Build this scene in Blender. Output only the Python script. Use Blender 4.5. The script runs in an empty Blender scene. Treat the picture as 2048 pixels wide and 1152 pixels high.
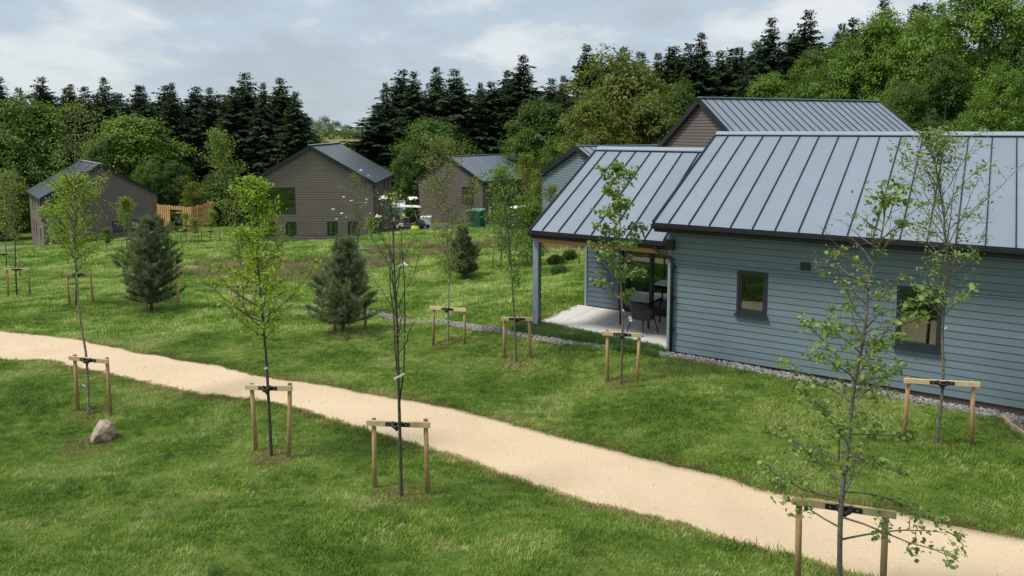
import bpy, math, random
import numpy as np
from mathutils import Vector, Matrix, noise as mnoise

random.seed(7)
RS = np.random.RandomState(11)
SC = bpy.context.scene
COL = SC.collection
PI = math.pi
R = math.radians

# ------------------------------------------------------------------ camera
CF, CX, CY, PITCH, CAMH = 1500.0, 1024.0, 410.0, math.atan(0.1), 5.2
cam_d = bpy.data.cameras.new('camera')
cam = bpy.data.objects.new('camera', cam_d)
COL.objects.link(cam)
cam.location = (0, 0, CAMH)
cam.rotation_euler = (PI / 2 - PITCH, 0, 0)
cam_d.sensor_width = 36
cam_d.lens = CF / 2048 * 36
cam_d.shift_y = -(576 - CY) / 2048
cam_d.clip_start = 0.1
cam_d.clip_end = 6000
SC.camera = cam

# ------------------------------------------------------------------ sky, sun, exposure
SUN_EL, SUN_AZ = 60.0, 252.0      # azimuth measured clockwise from +Y
world = bpy.data.worlds.new('World')
SC.world = world
world.use_nodes = True


def setup_world():
    nt = world.node_tree
    nt.nodes.clear()
    N = lambda t: nt.nodes.new(t)
    L = nt.links.new
    out = N('ShaderNodeOutputWorld')
    bg = N('ShaderNodeBackground')
    sky = N('ShaderNodeTexSky')
    sky.sky_type = 'NISHITA'
    sky.sun_disc = False
    sky.sun_elevation = R(SUN_EL)
    sky.sun_rotation = R(SUN_AZ)
    bg2 = N('ShaderNodeBackground')
    tc = N('ShaderNodeTexCoord')
    sep = N('ShaderNodeSeparateXYZ')
    L(tc.outputs['Generated'], sep.inputs[0])
    zz = N('ShaderNodeMath'); zz.operation = 'MAXIMUM'; zz.inputs[1].default_value = 0.0
    L(sep.outputs['Z'], zz.inputs[0])
    za = N('ShaderNodeMath'); za.operation = 'ADD'; za.inputs[1].default_value = 0.22
    L(zz.outputs[0], za.inputs[0])
    dx = N('ShaderNodeMath'); dx.operation = 'DIVIDE'
    dy = N('ShaderNodeMath'); dy.operation = 'DIVIDE'
    L(sep.outputs['X'], dx.inputs[0]); L(za.outputs[0], dx.inputs[1])
    L(sep.outputs['Y'], dy.inputs[0]); L(za.outputs[0], dy.inputs[1])
    cmb = N('ShaderNodeCombineXYZ')
    L(dx.outputs[0], cmb.inputs[0]); L(dy.outputs[0], cmb.inputs[1])
    mp = N('ShaderNodeMapping'); mp.inputs['Location'].default_value = (3.1, 0.35, 0)
    mp.inputs['Scale'].default_value = (1.0, 0.8, 1)
    L(cmb.outputs[0], mp.inputs[0])
    n1 = N('ShaderNodeTexNoise'); n1.inputs['Scale'].default_value = 1.15
    n1.inputs['Detail'].default_value = 5; n1.inputs['Roughness'].default_value = 0.5
    n1.inputs['Distortion'].default_value = 0.25
    L(mp.outputs[0], n1.inputs['Vector'])
    n2 = N('ShaderNodeTexNoise'); n2.inputs['Scale'].default_value = 3.1
    n2.inputs['Detail'].default_value = 8; n2.inputs['Roughness'].default_value = 0.6
    L(mp.outputs[0], n2.inputs['Vector'])
    mx = N('ShaderNodeMath'); mx.operation = 'MULTIPLY_ADD'; mx.inputs[1].default_value = 0.45
    L(n2.outputs['Fac'], mx.inputs[0]); L(n1.outputs['Fac'], mx.inputs[2])
    rp = N('ShaderNodeValToRGB')
    e = rp.color_ramp.elements
    e[0].position = 0.56; e[0].color = (0.400, 0.455, 0.505, 1)
    e[1].position = 0.86; e[1].color = (0.78, 0.80, 0.81, 1)
    a = e.new(0.66); a.color = (0.445, 0.520, 0.590, 1)
    b = e.new(0.725); b.color = (0.475, 0.560, 0.650, 1)
    c = e.new(0.765); c.color = (0.590, 0.640, 0.680, 1)
    L(mx.outputs[0], rp.inputs[0])
    # pale band low over the horizon
    mr = N('ShaderNodeMapRange'); mr.inputs['From Min'].default_value = 0.0
    mr.inputs['From Max'].default_value = 0.22; mr.inputs['To Min'].default_value = 0.55
    mr.inputs['To Max'].default_value = 0.0
    L(zz.outputs[0], mr.inputs['Value'])
    mix = N('ShaderNodeMixRGB'); mix.inputs[2].default_value = (0.450, 0.535, 0.600, 1)
    L(mr.outputs[0], mix.inputs[0]); L(rp.outputs[0], mix.inputs[1])
    L(sky.outputs[0], bg.inputs['Color']); bg.inputs['Strength'].default_value = 0.05
    L(mix.outputs[0], bg2.inputs['Color']); bg2.inputs['Strength'].default_value = 0.72
    ad = N('ShaderNodeAddShader')
    L(bg.outputs[0], ad.inputs[0]); L(bg2.outputs[0], ad.inputs[1])
    ms = N('ShaderNodeMixShader'); ms.inputs[0].default_value = 0.86
    L(bg.outputs[0], ms.inputs[1]); L(bg2.outputs[0], ms.inputs[2])
    L(ms.outputs[0], out.inputs['Surface'])


setup_world()
sun_d = bpy.data.lights.new('sun', 'SUN')
sun_d.energy = 2.2
sun_d.angle = R(13)
sun_d.color = (1.0, 0.955, 0.88)
sun = bpy.data.objects.new('sun', sun_d)
COL.objects.link(sun)
_az = R(SUN_AZ)
_sv = Vector((math.sin(_az) * math.cos(R(SUN_EL)), math.cos(_az) * math.cos(R(SUN_EL)), math.sin(R(SUN_EL))))
sun.rotation_euler = _sv.to_track_quat('Z', 'Y').to_euler()
sun.location = (0, 0, 40)
SC.view_settings.view_transform = 'Standard'
SC.view_settings.look = 'None'
SC.view_settings.gamma = 1
SC.view_settings.use_curve_mapping = False
SC.view_settings.exposure = 0.75
SC.cycles.max_bounces = 6
SC.cycles.transparent_max_bounces = 12
SC.cycles.use_denoising = True


# ------------------------------------------------------------------ pixel <-> place
def ray(px, py):
    x = (px - CX) / CF
    y = -(py - CY) / CF
    return np.array([x, math.cos(PITCH) + y * math.sin(PITCH), -math.sin(PITCH) + y * math.cos(PITCH)])


def at_y(px, py, Y):
    r = ray(px, py)
    k = Y / r[1]
    return Vector((r[0] * k, Y, CAMH + r[2] * k))


# ------------------------------------------------------------------ terrain height
DA = np.array([0.843, -0.538])     # cabin long axis (to the right and nearer)
DB = np.array([0.538, 0.843])      # cabin depth axis (away)
_n = np.linalg.norm(DA); DA = DA / _n
DB = np.array([-DA[1], DA[0]])
C0 = np.array([3.681, 17.263])


def ab(a, b):
    p = C0 + DA * a + DB * b
    return float(p[0]), float(p[1])


def pz(px, py, Y):
    v = at_y(px, py, Y)
    return (v.x, v.y, v.z)


CTRL = [ab(-4, -.7) + (-.02,), ab(-4, 4) + (-.05,), ab(0, -.6) + (0,), ab(4, -.6) + (-.03,), ab(7, -.6) + (-.05,), ab(11, -.8) + (-.1,),
        ab(0, 9) + (0,), ab(8, 9) + (0,), ab(15, 5) + (0,), ab(-2, 1.5) + (0,), ab(4, 4) + (0,),
        ab(3, -2.6) + (.06,), ab(6, -3) + (.0,),
        (0, 5, .25), (-5, 6, .45), (5, 5, .2), (-12, 10, .25), (-20, 8, .2), (0, 8.5, .12), (3, 8, .12), (8, 8, .0), (14, 10, -.1),
        pz(543, 912, 11.9), pz(803, 993, 10.5), pz(1242, 768, 15.4), pz(1033, 724, 17.1), pz(895, 690, 19.2),
        pz(1873, 888, 12.5), pz(178, 828, 14.4), pz(0, 960, 11.6),
        pz(10, 690, 19.5), pz(320, 735, 17.0), pz(600, 780, 15.1), pz(1000, 900, 12.3), pz(1500, 1010, 10.5), pz(1900, 1100, 9.4),
        pz(685, 662, 21.3), pz(303, 622, 25.0), pz(152, 612, 25.5), pz(33, 594, 28.0), pz(490, 622, 24.3),
        pz(600, 611, 27.0), pz(430, 577, 30.0), pz(850, 640, 23.0), pz(1100, 678, 19.3),
        pz(500, 550, 36.5), pz(700, 540, 37.0), pz(950, 560, 31.5), pz(1110, 545, 31.5), pz(900, 505, 42.0), pz(300, 545, 38.0),
        pz(600, 485, 48.0), pz(400, 484, 52.0), pz(200, 497, 50.0), pz(0, 510, 47.0), pz(840, 470, 49.0), pz(1000, 478, 47.0), pz(1130, 495, 41.0),
        pz(830, 459, 60.0), pz(1000, 459, 60.0), (-18, 57, -3.6), (-13, 58, -3.5), pz(400, 464, 66.0), pz(330, 455, 72), pz(50, 500, 60.0),
        (-38, 66, -5.4), (-30, 72, -5.6), (-46, 75, -5.8), (0, 75, -4.3), (-10, 76, -4.4), (12, 60, -2.6), (12, 45, -1.2),
        (25, 45, -.4), (35, 40, 0), (45, 60, 0), (25, 70, -1.6), (0, 100, -4.8), (-40, 110, -6.0), (-80, 100, -6), (40, 100, -1.0), (80, 80, 1),
        (-30, 150, -5), (30, 150, -3), (-100, 150, -5), (100, 150, 0), (-60, 40, -2.5), (-60, 20, -1.0), (40, 10, 0), (60, 25, 0), (-30, 0, .2), (0, -20, .2), (30, -15, .1),
        (-45, 205, -1.2), (20, 205, -.8), (-100, 205, -1.0), (100, 205, -.5)]
CTRL = np.array(CTRL, float)


def tps(r2):
    return np.where(r2 > 1e-9, 0.5 * r2 * np.log(np.maximum(r2, 1e-9)), 0.0)


def solve_tps():
    n = len(CTRL)
    P = CTRL[:, :2] / 30.0
    K = tps(((P[:, None] - P[None]) ** 2).sum(-1)) + np.eye(n) * 2e-4
    A = np.zeros((n + 3, n + 3))
    A[:n, :n] = K
    A[:n, n] = 1; A[:n, n + 1:] = P
    A[n, :n] = 1; A[n + 1:, :n] = P.T
    b = np.zeros(n + 3); b[:n] = CTRL[:, 2]
    return np.linalg.solve(A, b), P


TW, TP = solve_tps()


def vnoise(x, y, s, seed=0):
    # cheap smooth lattice noise, vectorised
    x = np.asarray(x, float) * s + 1000.37 + seed * 17.1
    y = np.asarray(y, float) * s + 1000.91 + seed * 5.3
    xi = np.floor(x).astype(np.int64); yi = np.floor(y).astype(np.int64)
    fx = x - xi; fy = y - yi
    fx = fx * fx * (3 - 2 * fx); fy = fy * fy * (3 - 2 * fy)

    def h(a, b):
        v = (a * 374761393 + b * 668265263 + seed * 974634777) & 0xffffffff
        v = ((v ^ (v >> 13)) * 1274126177) & 0xffffffff
        return ((v ^ (v >> 16)) & 0xffff) / 65535.0
    return (h(xi, yi) * (1 - fx) + h(xi + 1, yi) * fx) * (1 - fy) + (h(xi, yi + 1) * (1 - fx) + h(xi + 1, yi + 1) * fx) * fy


def smooth(e0, e1, v):
    t = np.clip((v - e0) / (e1 - e0), 0, 1)
    return t * t * (3 - 2 * t)


PATHC = None


def zg(x, y, detail=True):
    x = np.atleast_1d(np.asarray(x, float)); y = np.atleast_1d(np.asarray(y, float))
    xc = np.clip(x, -110, 110); yc = np.clip(y, -30, 210)
    q = np.stack([xc, yc], -1) / 30.0
    out = np.empty(len(x))
    for s in range(0, len(x), 20000):
        qq = q[s:s + 20000]
        K = tps(((qq[:, None] - TP[None]) ** 2).sum(-1))
        out[s:s + 20000] = K @ TW[:-3] + TW[-3] + qq @ TW[-2:]
    far = smooth(195, 300, y)
    out = out * (1 - far) + far * 1.6
    out = out - smooth(900, 2500, np.hypot(x, y)) * 6
    pa = (x - C0[0]) * DA[0] + (y - C0[1]) * DA[1]
    pb = (x - C0[0]) * DB[0] + (y - C0[1]) * DB[1]
    pw_ = smooth(-9.5, -4.0, pa) * smooth(-2.6, -.5, pb) * (1 - smooth(9.5, 12, pb))
    out = out * (1 - pw_) + pw_ * (.005 - .02 * np.clip(pa - 1.0, 0, 9))
    if detail:
        # keep level beside the cabin and patio
        va = (x - C0[0]) * DA[0] + (y - C0[1]) * DA[1]
        vb = (x - C0[0]) * DB[0] + (y - C0[1]) * DB[1]
        inside = smooth(-5.2, -3.8, va) * smooth(-1.6, -.3, vb) * (1 - smooth(9.5, 11, vb))
        k = (1 - inside)
        fade = 1 - smooth(45, 70, y) * .6
        if PATHC is not None:
            near = (y < 40) & (y > 3)
            dm = np.full(len(x), 9.0)
            if near.any():
                xn, yn = x[near], y[near]; m_ = np.full(len(xn), 9.0)
                for cx_, cy_ in PATHC:
                    m_ = np.minimum(m_, np.hypot(xn - cx_, yn - cy_))
                dm[near] = m_
            k = k * (.12 + .88 * smooth(1.0, 2.6, dm))
        out = out + k * fade * ((vnoise(x, y, .22, 1) - .5) * .34 + (vnoise(x, y, .6, 2) - .5) * .14 + (vnoise(x, y, 1.7, 3) - .5) * .05)
        out = out * 1.0
        out = np.where(inside > 0.98, np.minimum(out, 0.0), out)
    return out


def Z(x, y):
    return float(zg(x, y)[0])


def gp(px, py):
    """point of the ground seen at a pixel"""
    r = ray(px, py)
    ts = np.concatenate([np.linspace(4, 80, 900), np.linspace(80, 500, 400)[1:]]) / r[1]
    X = r[0] * ts; Y = r[1] * ts; zz = CAMH + r[2] * ts
    d = zz - zg(X, Y)
    i = int(np.argmax(d <= 0)) if (d <= 0).any() else len(ts) - 1
    if i == 0:
        t = ts[0]
    else:
        t = ts[i - 1] + (ts[i] - ts[i - 1]) * d[i - 1] / (d[i - 1] - d[i] + 1e-12)
    return Vector((r[0] * t, r[1] * t, Z(r[0] * t, r[1] * t)))


# ------------------------------------------------------------------ object helpers
def thing(name, label, cat, loc=(0, 0, 0), rotz=0.0, group=None):
    o = bpy.data.objects.new(name, None)
    o.empty_display_size = .2
    COL.objects.link(o)
    o.location = loc
    o.rotation_euler = (0, 0, rotz)
    o['label'] = label
    o['category'] = cat
    if group:
        o['group'] = group
    return o


def link_mesh(name, me, mat, parent=None, label=None, kind=None):
    o = bpy.data.objects.new(name, me)
    COL.objects.link(o)
    if mat is not None and len(me.materials) == 0:
        me.materials.append(mat)
    if parent is not None:
        o.parent = parent
    if label:
        o['label'] = label
    if kind:
        o['kind'] = kind
    return o


class MB:
    def __init__(s):
        s.v = []; s.f = []; s.sm = []

    def add(s, vs, fs, smooth=False):
        n = len(s.v)
        s.v += [tuple(p) for p in vs]
        s.f += [tuple(i + n for i in f) for f in fs]
        s.sm += [smooth] * len(fs)
        return s

    def box(s, x0, x1, y0, y1, z0, z1, M=None):
        vs = [Vector((x, y, z)) for z in (z0, z1) for y in (y0, y1) for x in (x0, x1)]
        if M is not None:
            vs = [M @ p for p in vs]
        return s.add(vs, [(0, 2, 3, 1), (4, 5, 7, 6), (0, 1, 5, 4), (2, 6, 7, 3), (0, 4, 6, 2), (1, 3, 7, 5)])

    def prism(s, poly, d0, d1, f):
        """poly of 2d points, extruded between d0 and d1; f(u,v,d)->xyz"""
        n = len(poly)
        vs = [f(u, v, d0) for u, v in poly] + [f(u, v, d1) for u, v in poly]
        fs = [tuple(range(n)), tuple(reversed(range(n, 2 * n)))]
        fs += [(i, i + n, (i + 1) % n + n, (i + 1) % n) for i in range(n)]
        return s.add(vs, fs)

    def hexa(s, p8):
        return s.add(p8, [(0, 3, 2, 1), (4, 5, 6, 7), (0, 1, 5, 4), (1, 2, 6, 5), (2, 3, 7, 6), (3, 0, 4, 7)])

    def tube(s, pts, rad, n=6, cap=True, smooth=True):
        pts = [Vector(p) for p in pts]
        if not hasattr(rad, '__len__'):
            rad = [rad] * len(pts)
        vs = []
        up = Vector((0, 0, 1))
        for i, p in enumerate(pts):
            d = (pts[min(i + 1, len(pts) - 1)] - pts[max(i - 1, 0)]).normalized()
            ref = up if abs(d.z) < .9 else Vector((1, 0, 0))
            u = d.cross(ref).normalized(); w = d.cross(u)
            for k in range(n):
                a = 2 * PI * k / n
                vs.append(p + (u * math.cos(a) + w * math.sin(a)) * rad[i])
        fs = []
        for i in range(len(pts) - 1):
            for k in range(n):
                fs.append((i * n + k, i * n + (k + 1) % n, (i + 1) * n + (k + 1) % n, (i + 1) * n + k))
        s.add(vs, fs, smooth)
        if cap:
            m = len(s.v) - len(vs)
            s.f.append(tuple(m + k for k in reversed(range(n)))); s.sm.append(False)
            s.f.append(tuple(m + (len(pts) - 1) * n + k for k in range(n))); s.sm.append(False)
        return s

    def lathe(s, prof, c, n=16, smooth=True, M=None):
        """prof [(r,z)], around z"""
        vs = []
        for r, z in prof:
            for k in range(n):
                a = 2 * PI * k / n
                p = Vector((c[0] + r * math.cos(a), c[1] + r * math.sin(a), c[2] + z)) if M is None else M @ Vector((r * math.cos(a), r * math.sin(a), z))
                vs.append(p)
        fs = [(i * n + k, i * n + (k + 1) % n, (i + 1) * n + (k + 1) % n, (i + 1) * n + k) for i in range(len(prof) - 1) for k in range(n)]
        return s.add(vs, fs, smooth)

    def mesh(s, name):
        me = bpy.data.meshes.new(name)
        me.from_pydata(s.v, [], s.f)
        me.polygons.foreach_set('use_smooth', s.sm)
        me.update()
        return me

    def build(s, name, mat, parent=None, label=None, kind=None, bevel=0):
        o = link_mesh(name, s.mesh(name), mat, parent, label, kind)
        if bevel:
            b = o.modifiers.new('bevel', 'BEVEL'); b.width = bevel; b.segments = 1; b.limit_method = 'ANGLE'
        return o


def np_mesh(name, V, F, attr=None, smooth=False, fsize=4):
    """V (n,3) F (m,fsize); attr per-vertex float 'tint'"""
    me = bpy.data.meshes.new(name)
    V = np.asarray(V, np.float32); F = np.asarray(F, np.int32)
    me.vertices.add(len(V)); me.vertices.foreach_set('co', V.ravel())
    me.loops.add(F.size); me.loops.foreach_set('vertex_index', F.ravel())
    me.polygons.add(len(F)); me.polygons.foreach_set('loop_start', np.arange(0, F.size, F.shape[1], dtype=np.int32))
    try:
        me.polygons.foreach_set('loop_total', np.full(len(F), F.shape[1], np.int32))
    except Exception:
        pass
    me.polygons.foreach_set('use_smooth', np.full(len(F), smooth))
    if attr is not None:
        a = me.attributes.new('tint', 'FLOAT', 'POINT')
        a.data.foreach_set('value', np.asarray(attr, np.float32))
    me.update(calc_edges=True)
    me.validate()
    return me


# ------------------------------------------------------------------ materials
class NT:
    def __init__(s, name):
        s.m = bpy.data.materials.new(name)
        s.m.use_nodes = True
        s.t = s.m.node_tree
        s.b = s.t.nodes['Principled BSDF']
        s.out = s.t.nodes['Material Output']

    def n(s, t, **kw):
        nd = s.t.nodes.new(t)
        for k, v in kw.items():
            setattr(nd, k, v)
        return nd

    def l(s, a, b):
        s.t.links.new(a, b)

    def pos(s, scale=(1, 1, 1), obj=False):
        if obj:
            g = s.n('ShaderNodeTexCoord'); o = g.outputs['Object']
        else:
            g = s.n('ShaderNodeNewGeometry'); o = g.outputs['Position']
        mp = s.n('ShaderNodeMapping'); mp.inputs['Scale'].default_value = scale
        s.l(o, mp.inputs[0])
        return mp.outputs[0]

    def noise(s, vec, scale, detail=4, rough=.55, dist=0):
        n = s.n('ShaderNodeTexNoise')
        n.inputs['Scale'].default_value = scale; n.inputs['Detail'].default_value = detail
        n.inputs['Roughness'].default_value = rough; n.inputs['Distortion'].default_value = dist
        s.l(vec, n.inputs['Vector'])
        return n.outputs['Fac']

    def ramp(s, fac, stops):
        r = s.n('ShaderNodeValToRGB')
        e = r.color_ramp.elements
        e[0].position = stops[0][0]; e[0].color = (*stops[0][1], 1)
        e[1].position = stops[-1][0]; e[1].color = (*stops[-1][1], 1)
        for p, c in stops[1:-1]:
            k = e.new(p); k.color = (*c, 1)
        s.l(fac, r.inputs[0])
        return r.outputs[0]

    def mix(s, fac, a, b, mode='MIX'):
        m = s.n('ShaderNodeMixRGB', blend_type=mode)
        for i, v in enumerate((fac, a, b)):
            if hasattr(v, 'links') or hasattr(v, 'is_output'):
                s.l(v, m.inputs[i])
            elif i == 0:
                m.inputs[0].default_value = v
            else:
                m.inputs[i].default_value = (*v, 1)
        return m.outputs[0]

    def bump(s, h, strength=.3, dist=.01):
        b = s.n('ShaderNodeBump'); b.inputs['Strength'].default_value = strength; b.inputs['Distance'].default_value = dist
        s.l(h, b.inputs['Height']); s.l(b.outputs[0], s.b.inputs['Normal'])
        return b

    def color(s, c):
        if hasattr(c, 'links'):
            s.l(c, s.b.inputs['Base Color'])
        else:
            s.b.inputs['Base Color'].default_value = (*c, 1)


def sc3(c, k):
    return tuple(x * k for x in c)


def plain(name, c, rough=.6, metal=0, var=.12, scale=3.0, bump=0.0, bscale=60, spec=.5, stretch=(1, 1, 1)):
    t = NT(name)
    v = t.pos(stretch)
    f = t.noise(v, scale, 5)
    t.color(t.ramp(f, [(.3, sc3(c, 1 - var)), (.7, sc3(c, 1 + var))]))
    t.b.inputs['Roughness'].default_value = rough
    t.b.inputs['Metallic'].default_value = metal
    t.b.inputs['Specular IOR Level'].default_value = spec
    if bump:
        t.bump(t.noise(v, bscale, 3), bump, .004)
    return t.m


def glass_mat(name, tint=(.75, .85, .8), refl=.35):
    t = NT(name)
    t.t.nodes.remove(t.b)
    tr = t.n('ShaderNodeBsdfTransparent'); tr.inputs[0].default_value = (*tint, 1)
    gl = t.n('ShaderNodeBsdfGlossy'); gl.inputs['Roughness'].default_value = .015
    gl.inputs['Color'].default_value = (.85, .9, .9, 1)
    fr = t.n('ShaderNodeFresnel'); fr.inputs[0].default_value = 1.5
    ad = t.n('ShaderNodeMath', operation='ADD'); ad.inputs[1].default_value = refl; ad.use_clamp = True
    t.l(fr.outputs[0], ad.inputs[0])
    mx = t.n('ShaderNodeMixShader')
    t.l(ad.outputs[0], mx.inputs[0]); t.l(tr.outputs[0], mx.inputs[1]); t.l(gl.outputs[0], mx.inputs[2])
    t.l(mx.outputs[0], t.out.inputs[0])
    return t.m


def leaf_mat(name, stops, trans=.35, rough=.5):
    """stops: ramp over the per-leaf tint attribute"""
    t = NT(name)
    a = t.n('ShaderNodeAttribute', attribute_name='tint')
    oi = t.n('ShaderNodeObjectInfo')
    ad = t.n('ShaderNodeMath', operation='MULTIPLY_ADD'); ad.inputs[1].default_value = .22
    t.l(oi.outputs['Random'], ad.inputs[0]); t.l(a.outputs['Fac'], ad.inputs[2])
    sb = t.n('ShaderNodeMath', operation='SUBTRACT'); sb.inputs[1].default_value = .11
    t.l(ad.outputs[0], sb.inputs[0])
    c = t.ramp(sb.outputs[0], stops)
    t.color(c)
    t.b.inputs['Roughness'].default_value = rough
    t.b.inputs['Specular IOR Level'].default_value = .08 if 'conifer' in name else .3
    tl = t.n('ShaderNodeBsdfTranslucent')
    m2 = t.mix(.35, c, (.30, .40, .04))
    t.l(m2, tl.inputs[0])
    mx = t.n('ShaderNodeMixShader'); mx.inputs[0].default_value = trans
    t.l(t.b.outputs[0], mx.inputs[1]); t.l(tl.outputs[0], mx.inputs[2]); t.l(mx.outputs[0], t.out.inputs[0])
    return t.m


def ground_mat():
    t = NT('ground_grass')
    v = t.pos()
    c1 = t.ramp(t.noise(v, .35, 5, .6), [(.3, (.085, .165, .020)), (.5, (.140, .230, .035)), (.7, (.240, .300, .070))])
    c2 = t.ramp(t.noise(v, 6, 6, .7), [(.3, (.020, .040, .008)), (.75, (.095, .130, .030))])
    c = t.mix(.5, c1, c2)
    # far fields turn olive and straw coloured
    g = t.n('ShaderNodeNewGeometry'); sp = t.n('ShaderNodeSeparateXYZ'); t.l(g.outputs['Position'], sp.inputs[0])
    mr = t.n('ShaderNodeMapRange'); mr.inputs['From Min'].default_value = 120; mr.inputs['From Max'].default_value = 190
    t.l(sp.outputs['Y'], mr.inputs['Value'])
    fld = t.ramp(t.noise(t.pos((.05, .4, 1)), 1.0, 4), [(.3, (.13, .155, .045)), (.7, (.21, .20, .075))])
    c = t.mix(mr.outputs[0], c, fld)
    t.color(c)
    t.b.inputs['Roughness'].default_value = .95
    t.b.inputs['Specular IOR Level'].default_value = .1
    t.bump(t.noise(v, 14, 8, .75), .8, .05)
    return t.m


def grass_mat(name, a, b, c):
    t = NT(name)
    v = t.pos()
    f = t.noise(v, .55, 5, .65)
    f2 = t.noise(t.pos((.42, 1.5, 1)), 2.2, 7, .72, 1.1)
    ad = t.n('ShaderNodeMath', operation='MULTIPLY_ADD'); ad.inputs[1].default_value = .55
    t.l(f2, ad.inputs[0]); t.l(f, ad.inputs[2])
    col = t.ramp(ad.outputs[0], [(.66, a), (.77, b), (.88, c)])
    oi = t.n('ShaderNodeObjectInfo')
    k = t.ramp(oi.outputs['Random'], [(0, (.72, .74, .70)), (.8, (1.06, 1.05, 1.02)), (1, (1.22, 1.14, 1.2))])
    col = t.mix(1.0, col, k, 'MULTIPLY')
    at = t.n('ShaderNodeAttribute', attribute_name='tint')
    k2 = t.ramp(at.outputs['Fac'], [(0, (.78, .82, .75)), (.85, (1.08, 1.06, 1.1)), (1, (1.6, 1.3, 1.7))])
    col = t.mix(1.0, col, k2, 'MULTIPLY')
    t.color(col)
    t.b.inputs['Roughness'].default_value = .55
    t.b.inputs['Specular IOR Level'].default_value = .3
    tl = t.n('ShaderNodeBsdfTranslucent'); t.l(col, tl.inputs[0])
    mx = t.n('ShaderNodeMixShader'); mx.inputs[0].default_value = .3
    t.l(t.b.outputs[0], mx.inputs[1]); t.l(tl.outputs[0], mx.inputs[2]); t.l(mx.outputs[0], t.out.inputs[0])
    return t.m


def path_mat():
    t = NT('path_grit')
    v = t.pos()
    a = t.ramp(t.noise(v, .8, 5, .6), [(.3, (.53, .405, .26)), (.7, (.65, .51, .345))])
    b = t.ramp(t.noise(v, 60, 3, .8), [(.3, (.30, .235, .16)), (.5, (.60, .47, .32)), (.8, (.80, .69, .53))])
    c = t.mix(.45, a, b)
    d = t.ramp(t.noise(t.pos((1, 1, 1)), 3.2, 6, .7, 1.0), [(.62, (1, 1, 1)), (.78, (.84, .81, .77))])
    c = t.mix(1.0, c, d, 'MULTIPLY')
    t.color(c)
    t.b.inputs['Roughness'].default_value = .95
    t.b.inputs['Specular IOR Level'].default_value = .15
    t.bump(t.noise(v, 45, 6, .75), .7, .012)
    return t.m


def board_mat(name, c, var=.1):
    """painted fibre cement: fine grain along the board, faint per-board change"""
    t = NT(name)
    v = t.pos((1, 1, 22))
    oi = t.n('ShaderNodeObjectInfo')
    k = t.ramp(oi.outputs['Random'], [(0, sc3(c, 1 - var * .6)), (1, sc3(c, 1 + var * .6))])
    g = t.ramp(t.noise(v, 7, 5, .6), [(.3, (.90, .90, .90)), (.7, (1.08, 1.08, 1.08))])
    w = t.ramp(t.noise(t.pos(), .7, 4, .6), [(.3, (.93, .93, .93)), (.7, (1.05, 1.05, 1.05))])
    t.color(t.mix(1, t.mix(1, k, g, 'MULTIPLY'), w, 'MULTIPLY'))
    t.b.inputs['Roughness'].default_value = .62
    t.bump(t.noise(v, 9, 4), .35, .004)
    return t.m


def metal_roof_mat(name, c, rough=.42):
    t = NT(name)
    v = t.pos()
    oi = t.n('ShaderNodeObjectInfo')
    k = t.ramp(oi.outputs['Random'], [(0, sc3(c, .955)), (1, sc3(c, 1.045))])
    g = t.ramp(t.noise(v, 1.3, 5, .6), [(.3, (.95, .95, .95)), (.7, (1.04, 1.04, 1.04))])
    t.color(t.mix(1, k, g, 'MULTIPLY'))
    t.b.inputs['Roughness'].default_value = rough
    t.b.inputs['Metallic'].default_value = .25
    t.bump(t.noise(v, 1.6, 2), .18, .02)
    return t.m


def wood_mat(name, c, c2):
    t = NT(name)
    v = t.pos((3, 3, .7), obj=False)
    f = t.noise(v, 9, 6, .65, 1.2)
    oi = t.n('ShaderNodeObjectInfo')
    k = t.ramp(oi.outputs['Random'], [(0, (.85, .85, .85)), (1, (1.12, 1.12, 1.12))])
    t.color(t.mix(1, t.ramp(f, [(.3, c), (.7, c2)]), k, 'MULTIPLY'))
    t.b.inputs['Roughness'].default_value = .75
    t.bump(f, .4, .004)
    return t.m


def bark_mat(name, c, c2, scale=14, band=(1, 1, 3)):
    t = NT(name)
    v = t.pos(band)
    f = t.noise(v, scale, 5, .7)
    t.color(t.ramp(f, [(.38, c), (.62, c2)]))
    t.b.inputs['Roughness'].default_value = .85
    t.bump(f, .6, .006)
    return t.m


M = {}
M['ground'] = ground_mat()
M['grass'] = grass_mat('grass_blades', (.135, .250, .034), (.240, .375, .060), (.440, .520, .165))
M['grass_far'] = grass_mat('grass_far', (.150, .285, .036), (.285, .440, .075), (.540, .640, .210))
M['rough_grass'] = grass_mat('rough_grass', (.080, .165, .045), (.140, .25, .075), (.24, .34, .13))
M['reed'] = grass_mat('reed', (.20, .25, .07), (.33, .31, .14), (.50, .40, .26))
M['dry'] = grass_mat('dry_grass', (.20, .19, .055), (.27, .23, .09), (.34, .27, .13))
M['path'] = path_mat()
M['road'] = plain('road_asphalt', (.085, .087, .098), .9, var=.15, scale=2, bump=.4, bscale=40)
M['gravel'] = plain('gravel_stone', (.21, .20, .19), .85, var=.35, scale=25)
M['gravel_bed'] = plain('gravel_bed', (.15, .142, .14), .95, var=.4, scale=40, bump=.8, bscale=40)
M['slab'] = plain('slab', (.56, .545, .53), .85, var=.07, scale=5, bump=.25, bscale=80)
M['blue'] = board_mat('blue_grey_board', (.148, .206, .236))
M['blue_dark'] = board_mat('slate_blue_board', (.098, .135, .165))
M['brown'] = board_mat('brown_board', (.158, .130, .108))
M['brown2'] = board_mat('brown_board_two', (.135, .112, .100))
M['trim_blue'] = plain('trim_blue', (.24, .31, .35), .5, var=.05)
M['black'] = plain('black_trim', (.012, .013, .018), .4, var=.1)
M['frame'] = plain('anthracite_frame', (.018, .028, .035), .38, var=.06)
M['roof'] = metal_roof_mat('zinc_roof', (.232, .275, .325))
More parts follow.
